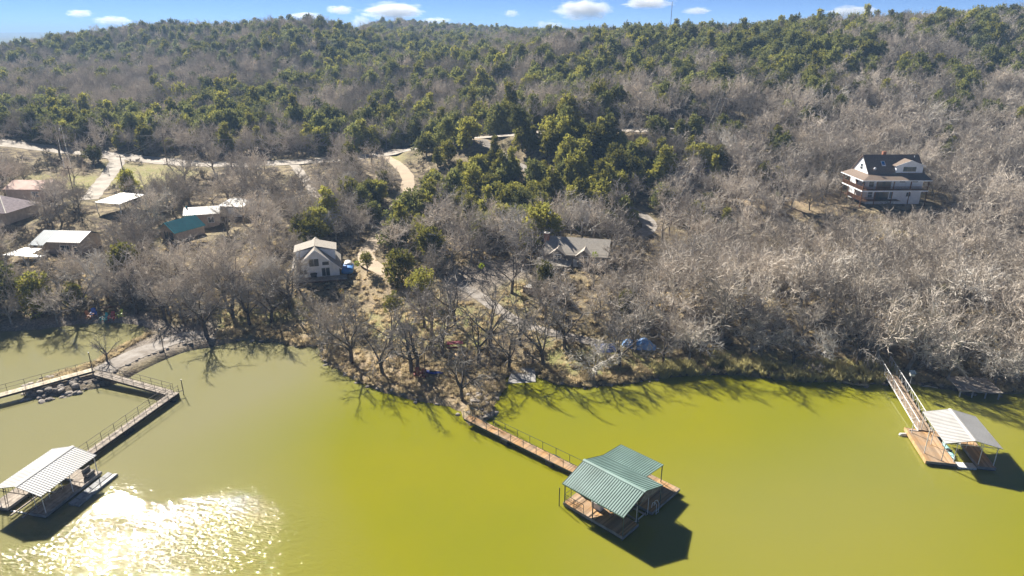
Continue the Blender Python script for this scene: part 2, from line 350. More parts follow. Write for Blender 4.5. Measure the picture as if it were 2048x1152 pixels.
# ------------------------------------------------------------------ water
def water_material():
    m = bpy.data.materials.new('lake_water'); m.use_nodes = True; n = m.node_tree; L = n.links.new; p = n.nodes['Principled BSDF']
    p.inputs['IOR'].default_value = 1.33; p.inputs['Specular IOR Level'].default_value = .5
    p.subsurface_method = 'BURLEY'; p.inputs['Subsurface Weight'].default_value = 1.0; p.inputs['Subsurface Radius'].default_value = (1, 1, .6); p.inputs['Subsurface Scale'].default_value = .45
    tc = n.nodes.new('ShaderNodeTexCoord')
    def noise(s, d, sy=1.0, rot=0.0, dist=0.0):
        mp = n.nodes.new('ShaderNodeMapping'); mp.inputs['Scale'].default_value = (1, sy, 1); mp.inputs['Rotation'].default_value = (0, 0, rot); L(tc.outputs['Object'], mp.inputs[0])
        q = n.nodes.new('ShaderNodeTexNoise'); q.inputs['Scale'].default_value = s; q.inputs['Detail'].default_value = d; q.inputs['Distortion'].default_value = dist; L(mp.outputs[0], q.inputs['Vector']); return q.outputs[0]
    def rng(o, a, b, c=0, d=1):
        q = n.nodes.new('ShaderNodeMapRange'); q.interpolation_type = 'SMOOTHSTEP'; [q.inputs[i + 1].__setattr__('default_value', v) for i, v in enumerate((a, b, c, d))]; L(o, q.inputs[0]); return q.outputs[0]
    mx = n.nodes.new('ShaderNodeMix'); mx.data_type = 'RGBA'; L(rng(noise(.035, 4), .35, .65), mx.inputs['Factor'])
    mx.inputs['A'].default_value = (.200, .193, .008, 1); mx.inputs['B'].default_value = (.178, .182, .010, 1); 
    sa = n.nodes.new('ShaderNodeAttribute'); sa.attribute_name = 'silt_sheen'; sm = n.nodes.new('ShaderNodeMix'); sm.data_type = 'RGBA'; L(sa.outputs['Fac'], sm.inputs['Factor']); L(mx.outputs['Result'], sm.inputs['A']); sm.inputs['B'].default_value = (.228, .21, .115, 1)  # milky tone: turbid water, with glint haze and sky sheen painted into the colour
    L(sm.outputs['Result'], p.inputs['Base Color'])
    # wind: ripples are rough on the open water in front, calm in the lee of the shore and docks
    at = n.nodes.new('ShaderNodeAttribute'); at.attribute_name = 'wind'; L(rng(at.outputs['Fac'], 0, 1, .025, .028), p.inputs['Roughness'])
    h1 = noise(1.4, 1.0, 1.8, R(20), .5); h2 = noise(3.4, 1, 1.4, R(-15), .4)
    ad = n.nodes.new('ShaderNodeMath'); ad.operation = 'MULTIPLY_ADD'; L(h2, ad.inputs[0]); ad.inputs[1].default_value = .35; L(h1, ad.inputs[2])
    mu = n.nodes.new('ShaderNodeMath'); mu.operation = 'MULTIPLY'; L(ad.outputs[0], mu.inputs[0]); wn = n.nodes.new('ShaderNodeMath'); wn.operation = 'MULTIPLY'; L(at.outputs['Fac'], wn.inputs[0]); L(rng(noise(.11, 3, 1.6, R(25)), .32, .62, .78, 1.15), wn.inputs[1]); L(wn.outputs[0], mu.inputs[1])
    b = n.nodes.new('ShaderNodeBump'); b.inputs['Strength'].default_value = 1; b.inputs['Distance'].default_value = .11; L(mu.outputs[0], b.inputs['Height']); L(b.outputs[0], p.inputs['Normal'])
    return m
wy = np.concatenate([np.linspace(-3000, 20, 12), np.linspace(24, 110, 130), np.linspace(130, 800, 20)]); wx = np.concatenate([np.linspace(-2500, -95, 12), np.linspace(-92, 92, 150), np.linspace(95, 2500, 12)])
WX, WYY = np.meshgrid(wx, wy)
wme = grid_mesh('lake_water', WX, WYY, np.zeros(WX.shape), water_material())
pxw, pyw, dw = proj(WX, WYY, 0 * WX)
# calm lee: a band off the shore, bounded by a line from the left dock out into the bay
lee = [W(*q)[:2] for q in ((205,1000),(226,1030),(330,1012),(410,975),(497,957),(590,948),(650,1000),(690,1090),(700,1250))]
_open = inpoly(WX, WYY, [(-300, -200), (-300, 45), tuple(W(-40, 1110)[:2]), tuple(W(110, 1088)[:2])] + [tuple(q) for q in lee] + [(-5, -200)])
_bay = inpoly(WX, WYY, [tuple(W(*q)[:2]) for q in ((20, 840), (120, 815), (170, 850), (150, 885), (60, 890))])
_dl, _ = segdist(WX, WYY, lee); _sd = np.where(_open, _dl, -_dl) + 2.2 * wob(WX, WYY, 3.1, 2) + 1.5 * wob(WX, WYY, 7, 4)
_wide = 2 + 9 * sstep(WX, -28, -14)
wind = .06 + .94 * sstep(_sd / _wide, -.35, 1) + .10 * _bay
for _ in range(4): wind[1:-1,1:-1] = (wind[1:-1,1:-1] * 2 + wind[:-2,1:-1] + wind[2:,1:-1] + wind[1:-1,:-2] + wind[1:-1,2:]) / 6
a = wme.attributes.new('wind', 'FLOAT', 'POINT'); a.data.foreach_set('value', wind.ravel().astype(np.float32))
silt_sheen = np.clip(.85 - .85 * sstep(WX, -46, -8) + .3 * wob(WX, WYY, 16, 6), 0, .85) * (.6 + .4 * sstep(WYY, 40, 62))  # left bay mask, shared by the turbidity and the painted sheen
a = wme.attributes.new('silt_sheen', 'FLOAT', 'POINT'); a.data.foreach_set('value', silt_sheen.ravel().astype(np.float32))
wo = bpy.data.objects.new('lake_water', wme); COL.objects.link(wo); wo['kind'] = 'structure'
#==STRUCT==
# ------------------------------------------------------------------ docks
M_WOOD = mat('deck_wood', (.44, .25, .105), .85, .25, .55, .3, 20, spec=.15, island=.3, col2=(.34, .245, .165))
M_WOODG = mat('weathered_wood', (.36, .31, .26), .9, .3, 2.0, .3, 20, spec=.1, island=.2)
M_WOODD = mat('dark_wood', (.13, .075, .045), .8, .3, 2.0, .2, 15, spec=.2)
M_FASCIA = mat('grey_fascia', (.25, .24, .23), .8, .25, 1.5, spec=.2)
M_GREEN = mat('green_metal', (.205, .31, .275), .5, .12, .45, spec=.5, metal=.0, col2=(.145, .225, .195))
M_GREENR = mat('green_rib', (.045, .085, .075), .5, .2, 2, spec=.4)
M_WHITEM = mat('white_metal', (.56, .55, .53), .5, .08, .35, spec=.35, col2=(.45, .43, .40))
M_WHITER = mat('white_rib', (.38, .38, .38), .5, .1, 2, spec=.3)
M_STEEL = mat('dark_green_steel', (.05, .075, .065), .5, .2, 3, spec=.4)
M_RUST = mat('brown_steel', (.085, .065, .05), .7, .4, 3, spec=.3)
M_ALU = mat('white_steel', (.72, .71, .69), .45, .1, 3, spec=.5)
M_WHITE = mat('white_paint', (.82, .84, .86), .6, .08, 1.5, spec=.3)
M_CREAM = mat('cream_siding', (.66, .61, .52), .75, .1, 1.5, spec=.2)
M_GREY = mat('grey_shingle', (.23, .21, .19), .9, .3, 4, .3, 20, spec=.1)
M_GLASS = mat('window_glass', (.05, .065, .08), .08, .2, 1, spec=.6)
M_BRICK = mat('brick', (.32, .16, .11), .9, .3, 6, .2, 20, spec=.1)
M_ROOFB = mat('brown_shingles', (.235, .185, .15), .9, .25, 3, .4, 30, spec=.1, col2=(.19, .145, .115))
M_ROOFG = mat('tan_shingles', (.40, .36, .31), .9, .2, 3, .4, 30, spec=.1, col2=(.32, .29, .25))
M_ROOFC = mat('cream_metal', (.45, .41, .35), .5, .1, .6, spec=.4); M_TEAL = mat('teal_metal', (.01, .25, .28), .42, .12, .6, spec=.5)
M_SLATE = mat('blue_grey_metal', (.13, .18, .23), .5, .15, .6, spec=.4); M_PINK = mat('faded_red_roof', (.62, .40, .32), .8, .3, .5, spec=.2, col2=(.66, .50, .42)); M_MAUVE = mat('mauve_shingles', (.36, .30, .31), .9, .2, 2, .3, 20, spec=.1)
M_TAN = mat('tan_siding', (.50, .42, .35), .85, .15, 1.5, spec=.1); M_CONC = mat('concrete', (.42, .40, .37), .9, .2, .8, .3, 10, spec=.1)
M_FLOAT = mat('white_plastic', (.60, .60, .58), .5, .1, 2, spec=.4); M_BLACK = mat('black_plastic', (.03, .03, .035), .5, .2, 2, spec=.4)
def colour(n, c, r=.5): return mat(n, c, r, .12, 1.5, spec=.4)

def planks(x0, x1, y0, y1, z, along='x', w=.15, t=.05):
    b = MB(); a0, a1 = (y0, y1) if along == 'x' else (x0, x1); n = max(1, round((a1 - a0) / w)); w = (a1 - a0) / n
    for i in range(n):
        p, q = a0 + i * w + .006, a0 + (i + 1) * w - .006; e = random.uniform(-.015, .015); zz = random.uniform(-.004, .004)
        if along == 'x': b.box(x0 + e, x1 + e, p, q, z - t + zz, z + zz)
        else: b.box(p, q, y0 + e, y1 + e, z - t + zz, z + zz)
    return b
def deck(parent, rects, z, m=None, along='x', fascia=.42, fm=None):
    for (x0, x1, y0, y1) in rects:
        f = B(x0 + .04, x1 - .04, y0 + .04, y1 - .04, z - fascia, z - .055).build('pontoon', M_BLACK if fm is None else fm, parent)
        planks(x0, x1, y0, y1, z, along).build('decking', m or M_WOOD, parent, kind='stuff')
        fr = MB().box(x0 - .03, x1 + .03, y0 - .03, y0, z - .3, z + .012).box(x0 - .03, x1 + .03, y1, y1 + .03, z - .3, z + .012).box(x0 - .03, x0, y0, y1, z - .3, z + .012).box(x1, x1 + .03, y0, y1, z - .3, z + .012)
        fr.build('rim_board', M_FASCIA if fm is None else fm, parent)
def sheet(parent, p00, p10, p11, p01, m, mr, pitch=.3, t=.04, name='roof_sheet', rh=.035, rw=.045):
    """ribbed metal roof plane: ribs run from edge p00-p10 to edge p01-p11"""
    r = MB().slab([p00, p10, p11, p01], t).build(name, m, parent)
    A, Bq, Cq, D = (Vector(q) for q in (p00, p10, p11, p01)); n = max(1, round((Bq - A).length / pitch)); b = MB()
    up = Vector((0, 0, rh * .5))
    for i in range(n + 1):
        k = min(max(i / n, .004), .996); b.beam(A.lerp(Bq, k) + up, D.lerp(Cq, k) + up, rw, rh)
    b.build('roof_ribs', mr, r, kind='stuff'); return r
def railing(parent, pts, h, step, m, mid=True, r=.03):
    """posts and rails along a polyline of deck points"""
    for i in range(len(pts) - 1):
        a, b = Vector(pts[i]), Vector(pts[i+1]); L_ = (b - a).length; n = max(1, round(L_ / step))
        for k in range(n + (i == len(pts) - 2)):
            p = a.lerp(b, k / n); tb(p + Vector((0, 0, -.1)), p + Vector((0, 0, h)), r).build('rail_post', m, parent)
        tb(a + Vector((0, 0, h)), b + Vector((0, 0, h)), r * .9).build('top_rail', m, parent)
        if mid: tb(a + Vector((0, 0, h * .5)), b + Vector((0, 0, h * .5)), r * .7).build('mid_rail', m, parent)
def frame_at(x, y, ang):
    c, s = math.cos(ang), math.sin(ang)
    return lambda px_, py_: ((px_ - x) * c + (py_ - y) * s, -(px_ - x) * s + (py_ - y) * c)

# --- green roofed dock: local x runs along the ridge towards the viewer, local y across to the right
d = thing('boat_dock', 'floating timber boat dock with green ribbed metal roof at the end of the point', 'boat dock', (5.21, 57.09, 0), R(-44))
Z = .5
deck(d, [(0,7.3,0,2.55),(2.0,7.3,4.9,10.1),(0,1.96,2.59,10.1)], Z, M_WOOD, 'y')
ez, rz_, yr, ye, ext = 2.85, 3.92, 3.28, 6.56, 9.85
sheet(d, (-.1,-.12,ez), (7.35,-.12,ez), (7.35,yr,rz_), (-.1,yr,rz_), M_GREEN, M_GREENR, .27)
sheet(d, (-.1,yr,rz_), (7.35,yr,rz_), (7.35,ye,ez), (-.1,ye,ez), M_GREEN, M_GREENR, .27)
sheet(d, (-.1,ye+.003,ez), (5.35,ye+.003,ez), (5.35,ext,2.62), (-.1,ext,2.62), M_GREEN, M_GREENR, .27)
MB().slab([(-.14,yr-.2,rz_-.005),(7.39,yr-.2,rz_-.005),(7.39,yr,rz_+.075),(-.14,yr,rz_+.075)],.03).slab([(-.14,yr+.003,rz_+.075),(7.39,yr+.003,rz_+.075),(7.39,yr+.2,rz_-.005),(-.14,yr+.2,rz_-.005)],.03).build('ridge_cap', M_GREEN, d)
MB().box(-.12,7.37,-.16,-.125,ez-.14,ez-.02).build('gutter', M_GREEN, d)
for x in (0.08, 3.6, 7.2):
    for y, h in ((.08, ez - .02), (ye - .1, ez - .05)): tb((x,y,-.3), (x,y,h), .06, n=8).build('post', M_STEEL, d)
for x in (.08, 2.7, 5.25): tb((x,ext-.12,-.3), (x,ext-.12,2.56), .055, n=8).build('post', M_STEEL, d)
tb((7.2,2.45,.4), (7.2,2.45,3.5), .05, n=8).build('post', M_STEEL, d)
for x in (.08, 3.6, 7.2):
    t_ = MB().beam((x,.08,ez-.1),(x,ye-.1,ez-.1),.06).beam((x,.08,ez-.08),(x,yr,rz_-.1),.06).beam((x,ye-.1,ez-.08),(x,yr,rz_-.1),.06).beam((x,yr,ez-.1),(x,yr,rz_-.1),.05)
    for k in (.33, .66): t_.beam((x,yr*k,ez-.1),(x,yr*(k+.2),ez+(rz_-ez)*(k+.2)-.1),.04).beam((x,ye-yr*k,ez-.1),(x,ye-yr*(k+.2),ez+(rz_-ez)*(k+.2)-.1),.04)
    t_.build('roof_truss', M_STEEL, d)
for y in (.08, ye-.1): bm_((0,y,ez-.12),(7.3,y,ez-.12),.07,.12).build('eave_beam', M_STEEL, d)
bm_((0,ext-.12,2.5),(5.3,ext-.12,2.5),.07,.12).build('eave_beam', M_STEEL, d)
MB().prism([(7.3,2.5,ez-.1),(7.3,ye,ez-.1),(7.3,yr,rz_-.12)],(.03,0,0)).build('gable_panel', M_GREY, d)
# corner railing with lattice
railing(d, [(2.5,.06,Z),(.06,.06,Z),(.06,2.2,Z)], 1.0, 1.2, M_STEEL)
lp = MB()
for k in range(9):
    a_ = .1 + k * .24
    lp.beam((a_,.02,Z+.1),(min(a_+.75,2.4),.02,Z+.1+.75*min(1,(2.4-a_)/.75)),.035,.012).beam((2.5-a_,.045,Z+.1),(max(2.5-a_-.75,.1),.045,Z+.1+.75*min(1,(2.4-a_)/.75)),.035,.012)
lp.build('lattice_panel', M_WOODD, d, kind='stuff')
MB().box(.1,2.0,2.2,2.26,Z+.02,Z+.9).build('wind_screen', M_WOODD, d)
# mooring piles
for x, y, h in ((-.35,-.25,2.2),(.6,10.35,2.1),(1.7,10.35,2.1)): tb((x,y,-2),(x,y,h),.05,n=8).build('pile', M_STEEL, d)
# boat lift rails in the slip
for y in (3.1, 4.4): bm_((3.2,y,.3),(7.0,y,.3),.12,.16).build('lift_bunk', M_WOODG, d)
for x in (3.6, 6.6): bm_((x,2.6,.05),(x,4.9,.05),.1,.1).build('lift_crossbar', M_ALU, d)
for x in (3.6, 6.9): tb((x,2.75,.1),(x,2.75,2.7),.035).build('lift_post', M_ALU, d); tb((x,4.75,.1),(x,4.75,2.7),.035).build('lift_post', M_ALU, d)
ld = thing('swim_ladder', 'white tube swim ladder on the edge of the green roofed dock', 'ladder', d.matrix_basis @ Vector((7.33, 5.7, .5)), R(-44))
for y in (-.22, .22): MB().path([(-.45,y,0),(-.4,y,.6),(-.15,y,.85),(.08,y,.6),(.1,y,0),(.1,y,-.9)],[.028]*6,6).build('side_rail', M_ALU, ld)
for z in (-.1,-.4,-.7): tb((.1,-.22,z),(.1,.22,z),.025).build('rung', M_ALU, ld)
fb = thing('storage_box', 'white lidded storage box standing on the green roofed dock', 'box', d.matrix_basis @ Vector((3.0, 1.75, .51)), R(-44))
B(-.55,.55,-.32,.32,0,.6).build('body', M_FLOAT, fb); MB().box(-.6,.6,-.36,.36,.6,.68).box(-.15,.15,-.38,-.36,.52,.6).build('lid', M_FLOAT, fb)
ch = thing('folding_chair', 'small folding chair standing behind the white box on the green roofed dock', 'chair', d.matrix_basis @ Vector((4.6, 1.9, .51)), R(10))
def folding_chair(e, cm):
    B(-.24,.24,-.22,.22,.40,.44).build('seat', cm, e); MB().slab([(-.24,.2,.46),(.24,.2,.46),(.24,.32,.95),(-.24,.32,.95)],.03).build('backrest', cm, e)
    for s in (-.24, .24): tb((s,-.25,0),(s,.22,.62),.015).build('leg', M_ALU, e); tb((s,.27,0),(s,-.2,.5),.015).build('leg', M_ALU, e)
folding_chair(ch, M_BLACK)
# its gangway
g0, g1 = Vector((-5.5, 73.0, .85)), Vector((8.82, 60.83, .58)); gl = (g1 - g0).length
g = thing('gangway', 'timber gangway with dark rails from the stone point to the green roofed dock', 'gangway', g0, math.atan2(g1.y - g0.y, g1.x - g0.x))
dz = g1.z - g0.z
b = MB()
for i in range(int(gl / .155)):
    x = i * .155; b.box(x, x + .145, -.6, .6, dz * x / gl - .04, dz * x / gl)
b.build('decking', M_WOOD, g, kind='stuff')
for y in (-.6, .6):
    bm_((0,y,-.14),(gl,y,dz-.14),.07,.2).build('side_beam', M_STEEL, g); railing(g, [(0,y,.0),(gl,y,dz)], 1.02, 1.95, M_STEEL, False, .03)
for f_ in (.35, .7): MB().box(gl*f_-.5,gl*f_+.5,-.75,.75,-.9,-.2).build('float', M_BLACK, g)

# --- white roofed dock on the right: local x away from the viewer, local y to the left
d = thing('boat_dock', 'floating timber boat dock with white metal roof and white posts by the wooded shore', 'boat dock', (46.05, 64.21, 0), R(79))
deck(d, [(0,6.9,-2.9,0),(0,6.9,-6.9,-5.15),(5.6,6.9,-5.11,-2.94)], Z, M_WOOD, 'x')
MB().box(-.06,6.96,.035,.16,Z-.34,Z+.05).build('edge_timber', mat('new_timber', (.48,.31,.15), .8, .2, 2, spec=.2), d)
ez, rz_, y0, yr, y1 = 2.8, 3.5, -1.45, -4.3, -7.2
sheet(d, (.2,y0,ez), (7.05,y0,ez), (7.05,yr,rz_), (.2,yr,rz_), M_WHITEM, M_WHITER, .28)
sheet(d, (.2,yr,rz_), (7.05,yr,rz_), (7.05,y1,ez), (.2,y1,ez), M_WHITEM, M_WHITER, .28)
MB().slab([(.15,yr+.22,rz_-.005),(7.1,yr+.22,rz_-.005),(7.1,yr,rz_+.07),(.15,yr,rz_+.07)],.03).slab([(.15,yr-.003,rz_+.07),(7.1,yr-.003,rz_+.07),(7.1,yr-.22,rz_-.005),(.15,yr-.22,rz_-.005)],.03).build('ridge_cap', M_WHITEM, d)
for x in (.4, 3.6, 6.7):
    for y in (-1.6,-2.8,-5.3,-6.8): tb((x,y,.2),(x,y,ez+(rz_-ez)*(1-abs(y-yr)/2.87)-.06),.045,n=8).build('post', M_ALU, d)
    MB().beam((x,y0-.1,ez-.06),(x,y1+.1,ez-.06),.06).beam((x,y0-.1,ez-.05),(x,yr,rz_-.07),.05).beam((x,y1+.1,ez-.05),(x,yr,rz_-.07),.05).beam((x,yr,ez-.06),(x,yr,rz_-.07),.04).build('roof_truss', M_ALU, d)
for y in (-1.6,-6.8): bm_((.2,y,ez-.1),(7.0,y,ez-.1),.06,.1).build('eave_beam', M_ALU, d)
for x, y, h in ((1.6,-.25,3.9),(5.9,-.3,2.0)): tb((x,y,-2),(x,y,h),.05,n=8).build('pile', M_ALU, d)
MB().tube((6.4,-.2,Z+.05),(6.4,-1.2,Z+.05),.05).build('mooring_bar', M_ALU, d)
D2 = d.matrix_basis
by = thing('buoy', 'white float tied to the corner of the white roofed dock', 'buoy', D2 @ Vector((5.9, .55, -.05)), 0)
def capsule(L_, r, n=10, k=5, sq=1.0):
    m = MB(); rings = []
    prof = [(-L_/2 - r*math.cos(a), r*math.sin(a)) for a in [math.pi/2*i/k for i in range(k+1)]] + [(L_/2 + r*math.sin(a), r*math.cos(a)) for a in [math.pi/2*i/k for i in range(k+1)]]
    vs = [(x, q*math.cos(t), q*math.sin(t)*sq) for x, q in prof for t in [2*math.pi*j/n for j in range(n)]]
    fs = [(i*n+j, i*n+(j+1)%n, (i+1)*n+(j+1)%n, (i+1)*n+j) for i in range(len(prof)-1) for j in range(n)]
    return m.add(vs, fs)
o = capsule(.5, .24).build('body', M_FLOAT, by, True); o.location.z = .15; MB().tube((.45,0,.2),(.9,-.3,.45),.02).build('rope', M_BLACK, by)
def kayak(name, label, loc, rz, m, L_=3.4):
    e = thing(name, label, 'kayak', loc, rz); n, k = 10, 15; vs = []
    for i in range(k):
        t = i / (k - 1) * 2 - 1; w = .36 * (1 - abs(t) ** 2.4) + .015; hh = .17 * (1 - abs(t) ** 4) + .03; zc = .17 + .1 * abs(t) ** 3
        vs += [(t * L_ / 2, w * math.cos(a), zc + hh * math.sin(a)) for a in [2 * math.pi * j / n for j in range(n)]]
    MB().add(vs, [(i*n+j, i*n+(j+1)%n, (i+1)*n+(j+1)%n, (i+1)*n+j) for i in range(k-1) for j in range(n)]).build('hull', m, e, True)
    c = capsule(.5, .22, 12, 4, .25).build('cockpit', M_BLACK, e, True); c.location = (-.1, 0, .33)
    MB().box(-.42,-.36,-.17,.17,.36,.56).build('backrest', M_BLACK, e); return e
kayak('kayak', 'pale teal kayak floating in the slip of the white roofed dock', D2 @ Vector((3.2, -3.4, -.05)), R(79), colour('pale_teal', (.30,.55,.55)), 3.6)
pf = thing('floating_pad', 'white drive on floating pad with dark grooves at the mouth of the right slip', 'floating pad', D2 @ Vector((.45, -4.1, 0)), R(79+4))
for k in range(5): MB().box(-.5,.5,-.95+k*.39,-.95+k*.39+.33,-.1,.22).build('pad_block', M_FLOAT, pf)
B(-.46,.46,-.93,.9,-.08,.12).build('core', M_BLACK, pf)
# white truss gangway
def truss_gangway(label, p0, p1, w, h, m, dm, step, group=None):
    p0, p1 = Vector(p0), Vector(p1); L_ = math.hypot(p1.x-p0.x, p1.y-p0.y); g = thing('gangway', label, 'gangway', p0, math.atan2(p1.y-p0.y, p1.x-p0.x), group); dz = p1.z - p0.z
    b = MB(); n = int(L_ / .16)
    for i in range(n): x = i * L_ / n; b.box(x, x + L_ / n - .012, -w/2, w/2, dz * x / L_ - .04, dz * x / L_)
    b.build('decking', dm, g, kind='stuff')
    n = max(2, round(L_ / step))
    for y in (-w/2, w/2):
        bm_((0,y,-.12),(L_,y,dz-.12),.07,.16).build('side_beam', m, g); tb((0,y,h),(L_,y,dz+h),.04).build('top_rail', m, g)
        for i in range(n + 1): x = L_ * i / n; z = dz * i / n; tb((x,y,z-.1),(x,y,z+h),.03).build('rail_post', m, g)
        for i in range(n):
            a_, c_ = (0, h) if i % 2 else (h, 0); tb((L_*i/n,y,dz*i/n+a_),(L_*(i+1)/n,y,dz*(i+1)/n+c_),.022).build('brace', m, g)
    return g
truss_gangway('timber gangway with white zigzag truss rails leading to the white roofed dock', (52.7,87.0,1.25), (49.2,70.2,.62), 1.5, 1.05, M_ALU, mat('aged_deck', (.36,.27,.19), .85, .25, 2, .3, 20, spec=.1, island=.2), 1.15)
lp = thing('lamp_pole', 'grey pole with a small pale panel box standing in the water beside the white gangway', 'pole', tuple(W(1816,786,0)))
tb((0,0,-2),(0,0,2.6),.05,.04,8).build('pole', M_CONC, lp); MB().box(-.28,.28,-.2,.2,2.6,2.95).build('panel_box', M_FLOAT, lp); MB().slab([(-.36,-.3,2.97),(.36,-.3,2.97),(.36,.22,3.3),(-.36,.22,3.3)],.05).build('solar_panel', M_SLATE, lp)
pr = thing('old_pier', 'weathered grey timber pier on pale posts below drooping branches at the right bank', 'pier', (*W(1945,768,1.0)[:2], 0), R(-8))
for i in range(22): B(-2.6+i*.245,-2.6+i*.245+.225,-2.2,2.0,.98,1.04).build('plank', M_WOODG, pr)
for x in (-2.3,-.8,.8,2.4):
    for y in (-2.0, 1.2): tb((x,y,-1.5),(x,y,.98),.09,n=8).build('post', M_CONC, pr)
for y in (-2.0, 1.2): bm_((-2.6,y,.9),(2.75,y,.9),.1,.16).build('beam', M_WOODG, pr)
rb = thing('rowboat', 'small dark rowboat drawn up on the bank left of the white gangway', 'boat', (*W(1706,767,.2)[:2], .12), R(160))
vs = []; n = 9
for i in range(9):
    t = i / 8 * 2 - 1; w = .62 * (1 - max(0, t) ** 2.2 * .97) * (1 - max(0, -t) ** 4 * .25)
    vs += [(t * 1.7, w * math.cos(a), .42 + .42 * math.sin(a) * (1 if math.sin(a) < 0 else 0) + .12 * t * t) for a in [math.pi + math.pi * j / (n - 1) for j in range(n)]]
MB().add(vs, [(i*n+j, i*n+j+1, (i+1)*n+j+1, (i+1)*n+j) for i in range(8) for j in range(n-1)]).build('hull', M_WOODG, rb, True)
for x in (-.8, .2): B(x-.12,x+.12,-.55,.55,.36,.4).build('thwart', M_WOODD, rb)

# --- white roofed dock on the left
d = thing('boat_dock', 'floating dock with pale sheet metal roof glaring in the sun beside the glittering water', 'boat dock', (-45.96, 55.23, 0), R(78))
deck(d, [(-.1,7.2,-.0,1.75),(0,7.0,4.6,6.6),(5.4,7.0,1.79,4.56)], Z, M_WOODG, 'x')
ez, rz_, y0, yr, y1 = 2.6, 3.35, .05, 2.85, 5.7
sheet(d, (.0,y0,ez), (7.15,y0,ez), (7.15,yr,rz_), (.0,yr,rz_), M_WHITEM, M_WHITER, .28)
sheet(d, (.0,yr,rz_), (7.15,yr,rz_), (7.15,y1,ez), (.0,y1,ez), M_WHITEM, M_WHITER, .28)
MB().slab([(-.05,yr-.22,rz_-.005),(7.2,yr-.22,rz_-.005),(7.2,yr,rz_+.07),(-.05,yr,rz_+.07)],.03).slab([(-.05,yr+.003,rz_+.07),(7.2,yr+.003,rz_+.07),(7.2,yr+.22,rz_-.005),(-.05,yr+.22,rz_-.005)],.03).build('ridge_cap', M_WHITEM, d)
for x in (.2, 3.6, 6.9):
    for y in (.2, 5.5): tb((x,y,.2),(x,y,ez-.03),.045,n=8).build('post', M_ALU, d)
    t_ = MB().beam((x,y0+.1,ez-.25),(x,y1-.1,ez-.25),.05).beam((x,y0+.1,ez-.05),(x,yr,rz_-.07),.05).beam((x,y1-.1,ez-.05),(x,yr,rz_-.07),.05)
    for k in range(9): y = .4 + k * .6; t_.beam((x,y,ez-.25),(x,y,ez+(rz_-ez)*(1-abs(y-yr)/2.87)-.07),.03)
    t_.build('roof_truss', M_RUST, d)
for y in (.2, 5.5): bm_((0,y,ez-.08),(7.1,y,ez-.08),.06,.1).build('eave_beam', M_RUST, d)
for x in (.6, 2.2, 3.8):
    tb((x,1.7,-.2),(x,1.7,2.3),.03).build('lift_post', M_ALU, d)
for y in (2.2, 3.6): bm_((-.6,y,.25),(4.6,y,.25),.14,.14).build('lift_bunk', M_WOODG, d)
for x in (0.2, 3.6): bm_((x,1.8,.05),(x,4.5,.05),.1,.1).build('lift_crossbar', M_ALU, d)
for y in (4.75, 5.05): bm_((.3,y,Z),(.5,y,Z+2),.04).build('ladder_rail', M_RUST, d)
for k in range(5): bm_((.33+k*.04,4.75,Z+.25+k*.4),(.33+k*.04,5.05,Z+.25+k*.4),.03).build('ladder_rung', M_RUST, d)
DL = d.matrix_basis
for k, (x, y, lb) in enumerate(((6.35,.75,'dark covered seat on the back corner of the left dock'),)):
    e = thing('dock_bench', lb, 'bench', DL @ Vector((x, y, .51)), R(78)); B(-.5,.5,-.3,.3,.1,.45).build('seat', M_GREY, e); B(-.5,.5,.22,.34,.45,.85).build('backrest', M_GREY, e)
    for s in (-.4, .4): B(s-.05,s+.05,-.25,.25,0,.1).build('leg', M_BLACK, e)
e = thing('jet_ski_float', 'long pale low float moored along the outer side of the left dock', 'float', DL @ Vector((4.9, -1.05, 0)), R(78))
M_GFL = mat('grey_float', (.36,.36,.35), .7, .2, 2)
for k in range(6): MB().slab([(-2.7+k*.9,-.62,.26),(-2.7+k*.9+.86,-.62,.26),(-2.7+k*.9+.86,-.1,.14),(-2.7+k*.9,-.1,.14)],.3).slab([(-2.7+k*.9,.1,.14),(-2.7+k*.9+.86,.1,.14),(-2.7+k*.9+.86,.62,.26),(-2.7+k*.9,.62,.26)],.3).build('pad_block', M_GFL, e)
B(-2.65,2.65,-.55,.55,-.1,.08).build('core', mat('grey_float', (.33,.33,.32), .7, .2, 2), e)
def plain_gangway(label, p0, p1, w, m, dm, step=1.9, ends=True, sides=(-1, 1)):
    p0, p1 = Vector(p0), Vector(p1); L_ = math.hypot(p1.x-p0.x, p1.y-p0.y); dz = p1.z - p0.z
    g = thing('gangway', label, 'gangway', p0, math.atan2(p1.y-p0.y, p1.x-p0.x)); b = MB(); n = int(L_ / .16)
    for i in range(n): x = i * L_ / n; b.box(x, x + L_ / n - .012, -w/2, w/2, dz * x / L_ - .04, dz * x / L_)
    b.build('decking', dm, g, kind='stuff')
    for s in (-1, 1): bm_((0,s*w/2,-.16),(L_,s*w/2,dz-.16),.07,.24).build('side_beam', m, g)
    for s in sides: railing(g, [(0,s*w/2,0),(L_,s*w/2,dz)], 1.05, step, m, True, .028)
    return g, L_, dz
g_, L_, dz = plain_gangway('short brown railed gangway from the causeway tip to the floating corner', (-57.2,83.9,1.2), (-44.9,79.1,.75), 1.15, M_RUST, M_WOODG)
g_, L_, dz = plain_gangway('long brown railed gangway running from the floating corner to the left dock', (-44.3,79.3,.74), (-48.5,62.3,.6), 1.15, M_RUST, M_WOODG)
for f_ in (.04, .5): B(L_*f_-.6,L_*f_+.6,-.7,.7,dz*f_-1.0,dz*f_-.28).build('float', M_BLACK, g_)
